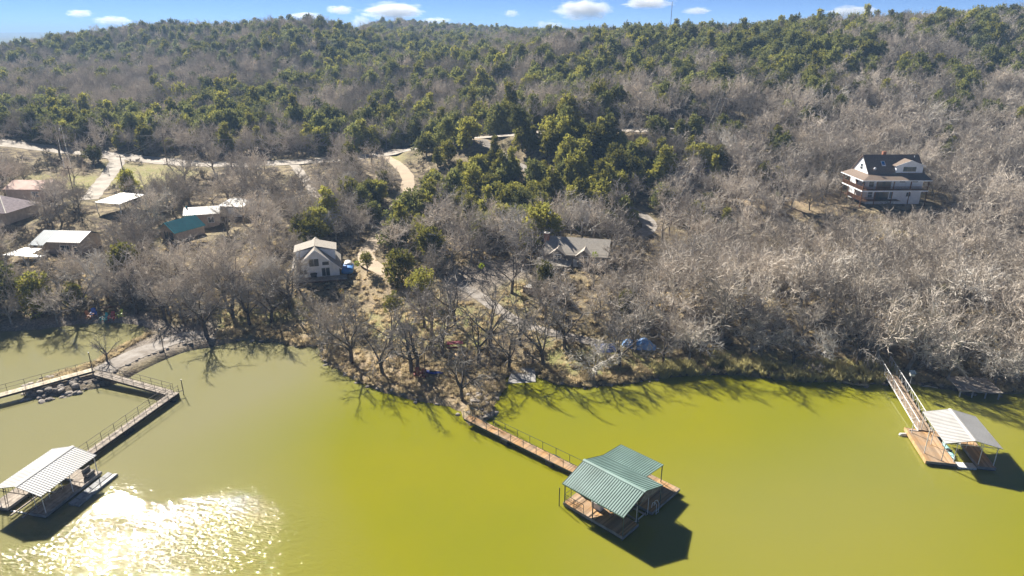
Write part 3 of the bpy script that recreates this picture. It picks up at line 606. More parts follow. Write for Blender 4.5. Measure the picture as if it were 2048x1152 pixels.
e = thing('mooring_pole', 'thin brown pole at the outer corner of the brown gangways', 'pole', (-43.5,79.8,0)); tb((0,0,-2),(0,0,2.2),.06,.05,8).build('pole', M_RUST, e); tb((0,0,2.2),(0,0,2.3),.075,n=8).build('cap', M_BLACK, e); MB().beam((0,0,.7),(-.75,-.4,.7),.07).build('bracket', M_RUST, e)
g_, L_, dz = plain_gangway('pale planked gangway on steel legs running off at the left edge', (*W(188,738,1.25)[:2],1.25), (*W(-60,806,1.0)[:2],1.0), 1.15, M_RUST, mat('pale_planks', (.58,.50,.38), .9, .2, 2, spec=.1, island=.15), 2.0, sides=(-1,))
for f_ in (.3, .6, .9):
    for s in (-.5, .5): tb((L_*f_,s,-2.5),(L_*f_,s,dz*f_-.2),.05).build('leg', M_RUST, g_)
    MB().tube((L_*f_,-.5,-.9),(L_*f_,.5,-.1),.03).build('brace', M_RUST, g_)

# ------------------------------------------------------------------ houses
def window(parent, c, u, n, w, h, panes=(1, 1), m=None, name='window'):
    """a framed window: c centre, u the horizontal direction along the wall, n the outward normal"""
    c, u, n = Vector(c), Vector(u).normalized(), Vector(n).normalized(); v = Vector((0, 0, 1)); fw = min(.09, w * .12)
    def bar(a0, a1, b0, b1, d0, d1):
        return [c + u*a + v*b + n*dd for dd in (d0, d1) for a, b in ((a0,b0),(a1,b0),(a1,b1),(a0,b1))]
    F = [(3,2,1,0),(4,5,6,7),(0,1,5,4),(1,2,6,5),(2,3,7,6),(3,0,4,7)]; fr = MB()
    for q in ((-w/2-fw,-w/2,-h/2-fw,h/2+fw),(w/2,w/2+fw,-h/2-fw,h/2+fw),(-w/2,w/2,h/2,h/2+fw),(-w/2,w/2,-h/2-fw,-h/2)): fr.add(bar(*q,-.02,.06), F)
    for i in range(1, panes[0]): x = -w/2 + w*i/panes[0]; fr.add(bar(x-.03,x+.03,-h/2,h/2,-.02,.05), F)
    for j in range(1, panes[1]): y = -h/2 + h*j/panes[1]; fr.add(bar(-w/2,w/2,y-.03,y+.03,-.02,.046), F)
    o = fr.build(name, m or M_WHITE, parent)
    pw, ph = w / panes[0], h / panes[1]
    for i in range(panes[0]):
        for j in range(panes[1]): MB().add(bar(-w/2+i*pw+.004,-w/2+(i+1)*pw-.004,-h/2+j*ph+.004,-h/2+(j+1)*ph-.004,-.01,.02), F).build('pane', M_GLASS, o)
    return o
X, Y_, NY, NX = (1,0,0), (0,1,0), (0,-1,0), (-1,0,0)

# --- white house on the slope: front faces -y, local origin at ground, middle of the front wall
hx, hy, hz = PADS['white']
h = thing('white_house', 'white two storey house with brown roof and wraparound timber balcony on the slope', 'house', (hx - 1.4, hy - 2.4, hz + 1.0), R(1)); h.scale = (.89, .89, .89)
FW, DP, SH1, SH2 = 13.6, 9.0, 2.75, 2.6; x0, x1 = -5.6, 8.0; e2 = SH1 + SH2
B(x0,x1,0,DP,-1.6,SH1-.1).build('wall', M_WHITE, h); B(x0+.003,x1-.003,.003,DP-.003,SH1-.1,e2+.12).build('wall', M_WHITE, h)
# lower and upper decks run along the front and the left side
planks(x0-2.5,x1+.1,-2.35,-.02,SH1,'x').build('balcony_decking', M_WOODD, h, kind='stuff'); planks(x0-2.5,x0-.02,0,DP-1,SH1,'x').build('balcony_decking', M_WOODD, h, kind='stuff')
MB().box(x0-2.55,x1+.15,-2.42,-2.352,SH1-.26,SH1+.03).box(x0-2.57,x0-2.502,-2.35,DP-1,SH1-.26,SH1+.03).build('balcony_fascia', M_WHITE, h)
planks(x0-2.3,x1-6,-2.2,-.02,.15,'x').build('porch_decking', M_WOODD, h, kind='stuff'); planks(x0-2.3,x0-.02,0,DP-1,.15,'x').build('porch_decking', M_WOODD, h, kind='stuff')
pf_ = [(x0-2.4,-2.25),(x0+.9,-2.25),(x0+5.1,-2.25),(x0+9.3,-2.25),(x1,-2.25),(x0-2.4,1.2),(x0-2.4,4.6),(x0-2.4,DP-1.2)]
M_POST = mat('stained_timber', (.15,.07,.035), .8, .3, 2, spec=.2)
for a_, b_ in pf_: B(a_-.09,a_+.09,b_-.09,b_+.09,-1.4,e2-.05).build('porch_post', M_POST, h)
def balustrade(pa, pb, z, hgt=.95):
    pa, pb = Vector((*pa, z)), Vector((*pb, z)); L_ = (pb - pa).length
    bm_(pa+Vector((0,0,hgt)),pb+Vector((0,0,hgt)),.09,.06).build('handrail', M_POST, h); bm_(pa+Vector((0,0,.12)),pb+Vector((0,0,.12)),.06,.05).build('bottom_rail', M_POST, h)
    b = MB(); n = int(L_ / .22)
    for i in range(1, n): p = pa.lerp(pb, i / n); b.beam(p+Vector((0,0,.12)),p+Vector((0,0,hgt)),.07)
    b.build('balusters', M_POST, h, kind='stuff')
for i in range(4): balustrade(pf_[i], pf_[i+1], SH1)
for a_, b_ in ((0,5),(5,6),(6,7)): balustrade(pf_[a_], pf_[b_], SH1)
for a_, b_ in ((0,1),(0,5),(5,6)): balustrade(pf_[a_], pf_[b_], .15)
# porch roof (low pitch, hipped at the front left corner), then the steep main gable roof
ez = e2 - .02; pz = e2 + .95
MB().slab([(x0-2.9,-2.75,ez),(x1+.4,-2.75,ez),(x1+.4,.35,pz),(x0+.35,.35,pz)],.14).build('porch_roof', M_ROOFB, h); MB().slab([(x0-2.9,-2.75+.004,ez),(x0+.346,.354,pz),(x0+.346,DP-.3,pz),(x0-2.9,DP-.3,ez)],.14).build('porch_roof', M_ROOFB, h)
MB().box(x0-2.95,x1+.45,-2.8,-2.753,ez-.2,ez+.01).box(x0-2.95,x0-2.903,-2.75,DP-.3,ez-.2,ez+.01).build('fascia', M_WHITE, h)
ry, rzz = DP/2, pz + 4.1
def gable(parent, x0, x1, ya, yb, yr, za, zr, m, t=.16, name='roof'):
    MB().slab([(x0,ya,za),(x1,ya,za),(x1,yr,zr),(x0,yr,zr)],t).build(name, m, parent); MB().slab([(x0,yr+.004,zr),(x1,yr+.004,zr),(x1,yb,za),(x0,yb,za)],t).build(name, m, parent)
gable(h, x0-.3, x1+.25, .1, DP-.1, ry, pz-.15, rzz, M_ROOFB)
MB().prism([(x0,.3,pz-.2),(x0,DP-.3,pz-.2),(x0,ry,rzz-.3)],(.1,0,0)).build('gable_wall', M_WHITE, h); MB().prism([(x1-.1,.3,pz-.2),(x1-.1,DP-.3,pz-.2),(x1-.1,ry,rzz-.3)],(.1,0,0)).build('gable_wall', M_WHITE, h)
window(h, (x0-.01,ry,pz+1.2), Y_, NX, 1.1, 1.3, (1,2), M_WHITE)
# dormer
dx0, dx1, dzb, dze, dzr = 1.0, 7.6, pz+.25, pz+2.1, pz+3.35; dxm = (dx0+dx1)/2
B(dx0,dx1,.55,4.2,dzb-.3,dze).build('dormer_wall', M_WHITE, h); MB().prism([(dx0,.55,dze),(dx1,.55,dze),(dxm,.55,dzr-.05)],(0,.12,0)).build('dormer_gable', M_WHITE, h)
MB().slab([(dx0-.35,.2,dze-.12),(dxm,.2,dzr),(dxm,ry,dzr),(dx0-.35,ry,dze-.12)],.13).build('dormer_roof', M_ROOFB, h); MB().slab([(dxm+.004,.2,dzr),(dx1+.35,.2,dze-.12),(dx1+.35,ry,dze-.12),(dxm+.004,ry,dzr)],.13).build('dormer_roof', M_ROOFB, h)
MB().beam((dx0-.35,.17,dze-.19),(dxm,.17,dzr-.07),.05,.2).beam((dx1+.35,.17,dze-.19),(dxm,.17,dzr-.07),.05,.2).build('bargeboard', M_WHITE, h)
window(h, (dxm,.54,pz+1.15), X, NY, 3.0, .95, (3,1), M_GREY)
# rooflight, vent, chimney, dish
sl_ = (rzz-pz+.15)/(ry-.1)
def on_roof(x, y): return Vector((x, y, pz-.15+(y-.1)*sl_))
e = MB().slab([tuple(on_roof(-1.9,2.0)+Vector((0,0,.13))),tuple(on_roof(-.95,2.0)+Vector((0,0,.13))),tuple(on_roof(-.95,3.0)+Vector((0,0,.13))),tuple(on_roof(-1.9,3.0)+Vector((0,0,.13)))],.2).build('rooflight', M_WHITE, h)
MB().slab([tuple(on_roof(-1.77,2.13)+Vector((0,0,.16))),tuple(on_roof(-1.08,2.13)+Vector((0,0,.16))),tuple(on_roof(-1.08,2.87)+Vector((0,0,.16))),tuple(on_roof(-1.77,2.87)+Vector((0,0,.16)))],.02).build('pane', colour('rooflight_glass',(.05,.2,.45),.1), e)
B(-.4,.4,ry+.7,ry+1.4,rzz-1.5,rzz+.65).build('chimney', M_BRICK, h)
for x, y in ((4.4,.9),(6.9,3.9),(2.4,.9)): tb(on_roof(x,y)-Vector((0,0,.1)), on_roof(x,y)+Vector((0,0,.4)), .06).build('vent_pipe', M_WHITE, h)
e = tb(on_roof(-4.3,1.0), on_roof(-4.3,1.0)+Vector((0,-.1,.55)), .03).build('dish_mast', M_ALU, h); capsule(.02,.3,12,3,1).build('satellite_dish', M_WHITE, h, True).location = on_roof(-4.2,.9)+Vector((0,-.15,.65))
# openings
window(h, (-1.7,-.01,SH1+1.12), X, NY, 3.3, 2.0, (3,1), M_WOODD, 'patio_door'); window(h, (-1.9,-.01,1.25), X, NY, 3.4, 2.0, (3,1), M_WOODD, 'patio_door')
for x in (2.8, 6.0): window(h, (x,-.01,SH1+1.95), X, NY, 1.2, .5, (1,1), M_GREY)
window(h, (x0+.9,-.01,1.3), X, NY, 1.1, 1.3, (1,2)); window(h, (4.9,-.01,1.3), X, NY, 1.1, 1.0, (2,1)); window(h, (x0+.8,-.01,SH1+1.2), X, NY, 1.2, 1.3, (1,2))
e = B(.2,.75,-.05,-.003,.35,2.2).build('door', M_SLATE, h)
for y in (2, 5.5): window(h, (x0-.01,y,SH1+1.3), Y_, NX, 1.3, 1.4, (2,1))

# --- grey cottage with two gabled window bays
hx, hy, hz = PADS['grey']
h = thing('grey_cottage', 'grey shingled cottage with pale roof, brick chimney and two gabled white windows', 'house', (hx - .8, hy - 2.0, hz - .9), R(-13))
x0, x1, DP, ez, rzz = -5.6, 5.4, 7.6, 3.4, 5.3
B(x0,x1,0,DP,-1,ez).build('wall', M_GREY, h)
for s in (x0, x1-.1): MB().prism([(s,0,ez),(s,DP,ez),(s,DP/2,rzz-.12)],(.1,0,0)).build('gable_wall', M_GREY, h)
gable(h, x0-.4, x1+.4, -.45, DP+.45, DP/2, ez-.25, rzz, M_ROOFG)
for cx in (-3.3, 1.5):
    B(cx-1.25,cx+1.25,-.55,.3,1.4,ez-.05).build('bay_wall', M_GREY, h); MB().prism([(cx-1.25,-.55,ez-.05),(cx+1.25,-.55,ez-.05),(cx,-.55,ez+.85)],(0,.1,0)).build('bay_gable', M_GREY, h)
    MB().slab([(cx-1.55,-.85,ez-.25),(cx,-.85,ez+.95),(cx,2.8,ez+.95),(cx-1.55,2.8,ez-.25)],.12).build('bay_roof', M_ROOFG, h); MB().slab([(cx+.004,-.85,ez+.95),(cx+1.55,-.85,ez-.25),(cx+1.55,2.8,ez-.25),(cx+.004,2.8,ez+.95)],.12).build('bay_roof', M_ROOFG, h)
    window(h, (cx,-.56,ez-.95), X, NY, 1.25, 1.35, (2,2))
ck = B(x0-.75,x0+.15,2.6,3.7,-.8,rzz+.7).build('chimney', M_BRICK, h); B(x0-.82,x0+.22,2.53,3.77,rzz+.7,rzz+.82).build('chimney_cap', M_CONC, ck); B(x0-.5,x0-.1,2.9,3.4,rzz+.82,rzz+.95).build('flue', M_BLACK, ck)
MB().slab([(x0-1.4,-3.2,1.9),(-.6,-3.2,1.9),(-.6,.1,2.2),(x0-1.4,.1,2.2)],.12).build('porch_roof', M_ROOFG, h)
for x in (x0-1.2, -3.5, -.8): B(x-.07,x+.07,-3.05,-2.91,-.8,1.9).build('porch_post', M_GREY, h)
planks(x0-1.2,3.5,-3.1,-.03,.3,'x').build('porch_decking', M_WOODG, h, kind='stuff')
window(h, (-3.2,-.01,.9), X, NY, 1.6, 1.0, (2,1)); window(h, (3.6,-.01,1.4), X, NY, 1.2, 1.2, (2,1)); B(-.45,.45,-.05,-.003,.32,2.3).build('door', M_WHITE, h)
window(h, (x1+.01,3.8,2.9), Y_, X, 1.0, 1.2, (1,2))
e = thing('antenna_pole', 'thin white antenna pole behind the chimney of the grey cottage', 'antenna', (*G(1098,500)[:2], G(1098,500)[2])); tb((0,0,0),(0,0,8.4),.05,.03).build('mast', M_ALU, e); capsule(.02,.3,10,3).build('dish', M_WHITE, e, True).location = (0,-.15,7.3)

# --- pale gabled house with shed dormers, deck on posts
hx, hy, hz = PADS['pale']
h = thing('gabled_house', 'pale steep gabled lake house with shed dormers and front deck on posts', 'house', (hx + .1, hy - 2.0, hz + .7), R(14)); h.scale = (.87, .87, .8)
w2, DP, ez, rzz = 4.5, 8.6, 2.0, 6.3
B(-w2,w2,0,DP,-1.5,ez).build('wall', M_WHITE, h); MB().prism([(-w2,0,ez),(w2,0,ez),(0,0,rzz-.15)],(0,.12,0)).build('gable_wall', M_WHITE, h); MB().prism([(-w2,DP-.12,ez),(w2,DP-.12,ez),(0,DP-.12,rzz-.15)],(0,.12,0)).build('gable_wall', M_WHITE, h)
sl_ = (rzz-ez+.2)/(w2+.5)
for s in (-1, 1): MB().slab([(s*(w2+.5),-.9,ez-.35),(s*.002,-.9,rzz),(s*.002,DP+.5,rzz),(s*(w2+.5),DP+.5,ez-.35)][::s],.16).build('roof', M_ROOFG, h)
for s in (-1, 1):
    a_, b_ = s*1.2, s*3.9; z1 = rzz-.05-abs(a_)*.18
    MB().prism([(s*.6,2.2,rzz-.6*sl_-.1),(b_,2.2,rzz-3.9*sl_-.1),(b_,2.2,rzz-1.15)],(0,4.6,0)).build('dormer_wall', M_WHITE, h)
    MB().slab([(s*.05,1.9,rzz+.06),(s*4.3,1.9,rzz-1.12),(s*4.3,7.1,rzz-1.12),(s*.05,7.1,rzz+.06)][::-s],.12).build('dormer_roof', M_ROOFG, h)
    for y in (3.2, 5.6): window(h, (b_+s*.01,y,rzz-1.75), Y_, (s,0,0), 1.0, .6, (1,1))
for s in (-1, 1): bm_((s*(w2+.5),-.92,ez-.5),(0,-.92,rzz-.14),.06,.24).build('bargeboard', M_WHITE, h)
window(h, (-.4,-.01,3.1), X, NY, 1.9, 1.7, (2,1)); window(h, (1.9,-.01,2.75), X, NY, 1.3, .8, (1,1)); window(h, (1.8,-.01,.75), X, NY, 1.6, 1.9, (2,1), M_WHITE, 'patio_door'); window(h, (-2.6,-.01,1.0), X, NY, 1.2, 1.0, (2,1))
planks(-w2,w2+1.4,-3.1,-.03,-.25,'x').build('deck_boards', M_WOODG, h, kind='stuff'); MB().box(-w2,w2+1.4,-3.17,-3.105,-.5,-.2).build('deck_fascia', M_WOODD, h)
for x in (-4.4,-1.4,1.6,4.6): B(x-.1,x+.1,-3.0,-2.8,-3.6,-.3).build('deck_post', M_WOODD, h)
HM = h.matrix_basis
e = thing('grill', 'black barbecue grill on the deck of the pale gabled house', 'grill', HM @ Vector((-.6,-1.0,-.24)), R(14)); B(-.5,.5,-.3,.3,.35,.85).build('cabinet', M_BLACK, e); capsule(.7,.28,10,4,.8).build('lid', M_BLACK, e, True).location = (0,0,.85); B(-.5,-.45,-.3,.3,0,.35).build('leg', M_BLACK, e); B(.45,.5,-.3,.3,0,.35).build('leg', M_BLACK, e)
# covered boat beside it
p = G(697, 545); e = thing('covered_boat', 'boat under a bright blue and white cover parked beside the pale gabled house', 'boat', (p[0], p[1], p[2]), R(100))
n = 12; vs = []
for i in range(13):
    t = i / 12; w = 1.08 * (1 - max(0, t - .5) ** 2 * 2.6) ; hh = .95
    vs += [(2.6 - t * 5.2 if False else -2.6 + t * 5.2, w * math.cos(a), 1.0 + (hh * .75 if math.sin(a) > 0 else .55) * math.sin(a) * (1 - .45 * t)) for a in [2 * math.pi * j / n for j in range(n)]]
fs = [(i*n+j, i*n+(j+1)%n, (i+1)*n+(j+1)%n, (i+1)*n+j) for i in range(12) for j in range(n)] + [tuple(range(n))[::-1], tuple(range(12*n, 13*n))]
MB().add(vs, fs).build('cover', colour('blue_cover', (.06,.22,.55), .6), e, True)
o = capsule(1.2,.7,12,5,.62).build('windshield_cover', M_FLOAT, e, True); o.location = (.6, 0, 1.5)
for s in (-.85, .85):
    for x in (-.5, .3): c = MB().tube((x,s-.1,.32),(x,s+.1,.32),.32,n=14).build('wheel', M_BLACK, e)
MB().beam((-2.4,0,.4),(3.4,0,.45),.12).beam((-.2,-.9,.4),(-.2,.9,.4),.1).build('trailer_frame', M_ALU, e)

# --- houses at the left
def simple_gable(name, label, pad_, rz, x0, x1, DP, ez, rzz, mw, mr, t=.14, over=.4, yr=None, ribs=None, off=(0,0), wins=()):
    hx, hy, hz = PADS[pad_]; h = thing(name, label, 'house', (hx + off[0], hy + off[1], hz), rz); yr = DP/2 if yr is None else yr
    B(x0,x1,0,DP,-1,ez).build('wall', mw, h)
    for s in (x0, x1-.1): MB().prism([(s,0,ez),(s,DP,ez),(s,yr,rzz-.1)],(.1,0,0)).build('gable_wall', mw, h)
    if ribs:
        sheet(h, (x0-over,-over,ez-.15),(x1+over,-over,ez-.15),(x1+over,yr,rzz),(x0-over,yr,rzz),mr,ribs,.5,.08,'roof'); sheet(h, (x0-over,yr+.004,rzz),(x1+over,yr+.004,rzz),(x1+over,DP+over,ez-.15),(x0-over,DP+over,ez-.15),mr,ribs,.5,.08,'roof')
    else: gable(h, x0-over, x1+over, -over, DP+over, yr, ez-.15, rzz, mr, t)
    for x, z, w, hh in wins: window(h, (x,-.01,z), X, NY, w, hh, (2,1))
    return h
# teal roof: its gable looks to the lower left
h = simple_gable('teal_roof_house', 'lake house with bright teal metal roof and open timber gable', 'teal', R(61), -4.4, 4.6, 7.4, 3.4, 5.6, M_TAN, M_TEAL, ribs=M_SLATE, off=(.2,-2.6)); h.scale = (.72, .72, .82); h.location.z -= .9
MB().beam((-5.2,-.3,3.1),(-5.2,3.7,5.4),.14).beam((-5.2,7.7,3.1),(-5.2,3.7,5.4),.14).beam((-5.2,1.6,4.0),(-5.2,5.8,4.0),.12).beam((-5.2,3.7,2.4),(-5.2,3.7,5.3),.12).build('gable_truss', M_WOODG, h)
for y in (0,2.5,5,7.4): B(-5.3,-5.1,y-.09,y+.09,-1,3.3).build('porch_post', M_WOODG, h)
window(h, (-4.41,3.7,2.0), Y_, NX, 4.0, 2.0, (4,1), M_WOODG)
MB().slab([(-5.4,-.4,3.25),(-4.82,-.4,3.25),(-4.82,3.7,5.55),(-5.4,3.7,5.55)],.08).slab([(-5.4,3.704,5.55),(-4.82,3.704,5.55),(-4.82,7.8,3.25),(-5.4,7.8,3.25)],.08).build('gable_overhang', M_TEAL, h)
hx, hy, hz = PADS['teal']; h = thing('cream_roof_house', 'house with cream metal roof standing directly behind the teal roof', 'house', (hx - 3.6, hy + 3.6, hz + .1), R(16)); h.scale = (.8, .8, 1)
B(0,8.5,0,6,-1,3.0).build('wall', M_TAN, h); sheet(h, (-.4,-.5,3.0),(9.0,-.5,3.0),(9.0,3.2,4.1),(-.4,3.2,4.1),M_ROOFC,M_WHITER,.5,.08,'roof'); sheet(h, (-.4,3.204,4.1),(9.0,3.204,4.1),(9.0,6.5,3.0),(-.4,6.5,3.0),M_ROOFC,M_WHITER,.5,.08,'roof')
window(h, (6.5,-.01,1.6), X, NY, 1.4, 1.1, (2,1)); capsule(.02,.22,8,3).build('roof_vent', M_TEAL, h, True).location = (.3,3.2,4.25)
# brown grey house with slate and cream roof and white porch roof
hx, hy, hz = PADS['brown']; h = thing('slate_roof_house', 'house with half slate blue, half cream metal roof above a white porch roof', 'house', (hx + .3, hy, hz - .3), R(-5)); h.scale = (.82, .82, .85)
B(-4.5,5.6,0,7.5,-1,3.3).build('wall', M_TAN, h)
sheet(h, (-6.0,-2.2,3.0),(-2.2,-2.2,3.0),(-2.2,3.8,5.0),(-6.0,3.8,5.0),M_SLATE,M_STEEL,.4,.08,'roof'); sheet(h, (-2.196,-.9,3.45),(6.4,-.9,3.45),(6.4,3.8,5.02),(-2.196,3.8,5.02),M_ROOFC,M_WHITER,.5,.08,'roof'); sheet(h, (-6.0,3.806,5.0),(6.4,3.806,5.0),(6.4,8.2,3.3),(-6.0,8.2,3.3),M_SLATE,M_STEEL,.5,.08,'roof')
for s in (-4.5, 5.5): MB().prism([(s,0,3.3),(s,7.5,3.3),(s,3.8,4.85)],(.1,0,0)).build('gable_wall', M_TAN, h)
MB().slab([(-8.6,-7.4,2.1),(1.2,-8.2,2.1),(2.0,-6.9,2.1),(-2.2,-6.2,2.15),(-2.0,-2.6,2.5),(-6.6,-2.4,2.5)],.1).build('porch_roof', M_WHITEM, h)
for x, y in ((-8.2,-7.2),(-3.2,-7.6),(1.2,-7.8),(-6.2,-2.8),(-2.3,-3.0)): B(x-.08,x+.08,y-.08,y+.08,-1.5,2.05).build('porch_post', M_WHITE, h)
window(h, (1.5,-.01,1.8), X, NY, 2.2, 1.3, (2,1)); window(h, (4.2,-.01,1.8), X, NY, 1.2, 1.3, (1,1))
# carport, shed, red roofed house, hip roofed house
def flat_shelter(name, label, cat, p, rz, w, dpt, z, m, rise=.5, wall=None):
    h = thing(name, label, cat, p, rz); sheet(h, (-w/2,-dpt/2,z),(w/2,-dpt/2,z),(w/2,dpt/2,z+rise),(-w/2,dpt/2,z+rise),m,M_WHITER,.5,.08,'roof')
    for x in (-w/2+.2, w/2-.2):
        for y in (-dpt/2+.2, dpt/2-.2): B(x-.07,x+.07,y-.07,y+.07,-1,z-.07+rise*(y/dpt+.5)).build('post', M_WHITE, h)
    if wall: B(-w/2+.35,w/2-.35,-dpt/2+.4,dpt/2-.3,-1,z-.1).build('wall', wall, h); B(-.9,.9,-dpt/2+.34,-dpt/2+.397,0,2.0).build('door', M_WHITE, h)
    return h
flat_shelter('carport', 'open carport with flat pale roof below the side road', 'carport', PADS['carport'], R(-16), 7.0, 8.0, 2.5, M_ROOFC)
flat_shelter('shed', 'shed with flat pale roof right of the teal roofed house', 'shed', PADS['shed'], R(-8), 6.3, 6.2, 2.4, M_ROOFC, .5, M_FLOAT)
h = simple_gable('red_roof_house', 'tan house with faded red roof at the far left', 'pink', R(-2), -4.6, 4.9, 7.5, 3.0, 4.3, M_TAN, M_PINK, off=(1.0,-1.2), wins=((2.6,1.6,1.5,1.1),))
hx, hy, hz = PADS['hip']; h = thing('hip_roof_house', 'house with mauve hipped roof cut off by the left edge', 'house', (hx, hy, hz), R(-6)); B(-6,6.5,-4,5,-1,2.7).build('wall', M_TAN, h)
A_ = [(-6.6,-4.6,2.6),(7.1,-4.6,2.6),(7.1,5.6,2.6),(-6.6,5.6,2.6)]; r0, r1 = (-1.6,.5,5.4), (1.9,.5,5.4)
for q in ([A_[0],A_[1],r1,r0],[A_[1],A_[2],r1],[A_[2],A_[3],r0,r1],[A_[3],A_[0],r0]): MB().slab(q,.1).build('roof', M_MAUVE, h)
bm_((7.1,-4.6,2.66),(1.9,.5,5.46),.2,.06).build('hip_cap', M_CREAM, h); bm_((-1.6,.5,5.46),(1.9,.5,5.46),.2,.06).build('ridge_cap', M_CREAM, h); window(h, (2.5,-4.01,1.4), X, NY, 1.4, 1.2, (2,1))

# ------------------------------------------------------------------ poles and wires
M_POLE = mat('utility_wood', (.24, .19, .15), .9, .3, 3, spec=.1)
POLES = [(127,300,7.5,'utility pole beside the road at the left, carrying the main wires'),(335,330,9.0,'utility pole between the side road and the bare trees, carrying wires'),(253,378,8.5,'dark utility pole at the lower edge of the grass patch by the side road'),(672,322,8.5,'pale utility pole beside the road right of the lane'),
         (712,330,8.0,'utility pole just right of the pale pole by the road'),(147,385,6.5,'utility pole with lamp near the red roofed house'),(1367,412,7.5,'utility pole with insulators in the thicket right of the grey cottage'),(1338,472,7.5,'thin pole beside the gravel drive right of the grey cottage'),
         (1440,252,8,'grey utility pole on the slope above the green thicket'),(1822,232,7,'utility pole with transformer on the slope above the white house'),(-140,290,8,'utility pole beyond the left edge'),(530,345,7,'thin utility pole among bare trees left of the lane')]
TOPS = {}
for i, (a_, b_, hh, lb) in enumerate(POLES):
    p = G(a_, b_); e = thing('utility_pole', lb, 'pole', tuple(p), R(-12), 'utility poles'); TOPS[i] = Vector(p) + Vector((0, 0, hh))
    tb((0,0,-.5),(0,0,hh),.16,.11,8).build('pole', M_POLE, e); B(-1.0,1.0,-.06,.06,hh-.55,hh-.4).build('crossarm', M_POLE, e)
    for x in (-.85, .85): tb((x,0,hh-.4),(x,0,hh-.22),.05).build('insulator', M_WHITE, e)
    if i in (0, 6, 9): tb((.3,-.1,hh-1.8),(.3,-.1,hh-1.0),.2,n=10).build('transformer', M_ALU, e)
def wire(a_, b_, dx, dz, sag, lb):
    a_, b_ = TOPS[a_] if isinstance(a_, int) else Vector(a_), TOPS[b_] if isinstance(b_, int) else Vector(b_)
    pts = [a_.lerp(b_, k / 10) + Vector((dx, 0, dz - sag * 4 * (k / 10) * (1 - k / 10))) for k in range(11)]
    tag(MB().path(pts, [.024] * 11, 4).build('power_line', M_CONC), lb, 'wire', 'power lines')
for a_, b_, s, nm in ((10,0,1.2,'sagging wire from the left edge to the first road pole'),(0,1,1.6,'wire from the first to the second road pole'),(1,3,1.8,'long wire along the road between second and pale pole'),(0,5,1.0,'wire dropping from the first road pole to the lamp pole'),(1,2,.8,'short wire down to the dark pole'),(3,11,1.2,'wire from the pale pole to the thin pole left of the lane'),(8,6,1.5,'wire descending the slope to the thicket pole'),(6,7,.7,'wire from the thicket pole to the gravel drive pole'),(9,8,2.0,'wire along the slope above the white house')):
    for q, (dx, dz) in enumerate(((-.85,-.22),(.85,-.22))): wire(a_, b_, dx, dz, s, ('upper ' if q else 'lower ') + nm)
p = G(1338, 92); e = thing('radio_mast', 'thin dark radio mast standing on the ridge skyline', 'mast', tuple(p)); tb((0,0,0),(0,0,19),.16,.1).build('mast', M_POLE, e); MB().beam((-.6,0,17.5),(.6,0,17.5),.08).build('antenna_arm', M_POLE, e)
for a_, b_, hh, lb in ((328,704,3.5,'dark pole on the causeway by the curved shore'),(187,748,3.2,'dark pole at the tip of the causeway beside the brown gangway'),(1113,682,3.6,'left one of two thin poles on the lawn path'),(1136,680,3.6,'right one of two thin poles on the lawn path'),(851,757,4.0,'thin post standing beside the red chairs'),(1265,708,3.2,'thin post between the blue canopy and blue tarp'),(1032,610,7.5,'thin bare pole by the retaining wall')):
    p = G(a_, b_); e = thing('post', lb, 'post', tuple(p), 0, 'lone posts'); tb((0,0,-.5),(0,0,hh),.07,.055,8).build('shaft', M_RUST, e); tb((0,0,hh),(0,0,hh+.1),.08,n=8).build('cap', M_BLACK, e)

# ------------------------------------------------------------------ things on the shore
def adirondack(label, p, rz, m, s=1.0, group=None):
    e = thing('lawn_chair', label, 'chair', p, rz, group); e.scale = (s, s, s)
    for k in range(5): MB().box(-.3,.3,-.35+k*.13,-.35+k*.13+.11,.34-k*.03,.365-k*.03).build('seat_slat', m, e)
    for k in range(5): x = -.28+k*.115; MB().slab([(x,.2,.25),(x+.1,.2,.25),(x+.1,.52,1.02+.1*math.sin((k+.5)/5*math.pi)),(x,.52,1.02+.1*math.sin((k+.5)/5*math.pi))],.03).build('back_slat', m, e)
    for x in (-.36,.36): B(x-.07,x+.07,-.42,.35,.56,.59).build('arm', m, e); B(x-.05,x+.02,-.38,-.3,0,.56).build('leg', m, e); bm_((x,-.35,.3),(x,.6,.04),.04,.1).build('leg', m, e)
    return e
for a_, b_, lb, rz in ((835,757,'left one of the two red lawn chairs on the bank of the point',10),(846,758,'right one of the two red lawn chairs on the bank of the point',-12)): adirondack(lb, tuple(G(a_, b_)), R(rz), colour('red_brown_chair', (.28,.07,.04)), 1.15, 'red lawn chairs')
for a_, b_, lb, rz, c in ((189,632,'bright blue lawn chair in the grove beside the lagoon',30,(.03,.13,.55)),(181,637,'orange lawn chair beside the blue one in the lagoon grove',80,(.6,.22,.06)),(210,642,'teal lawn chair at the lagoon edge',-20,(.08,.45,.42)),(225,640,'red lawn chair in the grove beside the lagoon',0,(.5,.03,.03)),(240,636,'yellow green lawn chair in the grove beside the lagoon',-30,(.5,.55,.04))):
    adirondack(lb, tuple(G(a_, b_)), R(rz), colour('paint_%d' % a_, c), 1.15, 'coloured lawn chairs')
def picnic_table(name, label, p, rz, m, mf, s=1.0):
    e = thing(name, label, 'table', p, rz); e.scale = (s, s, s)
    for k in range(5): B(-.95,.95,-.4+k*.165,-.4+k*.165+.15,.72,.76).build('top_board', m, e)
    for y in (-.75,.5): B(-.95,.95,y,y+.26,.42,.46).build('bench_board', m, e)
    for x in (-.65,.65): bm_((x,-.72,0),(x,-.2,.72),.05,.09).build('leg', mf, e); bm_((x,.72,0),(x,.2,.72),.05,.09).build('leg', mf, e); bm_((x,-.74,.4),(x,.74,.4),.05,.08).build('crossbar', mf, e)
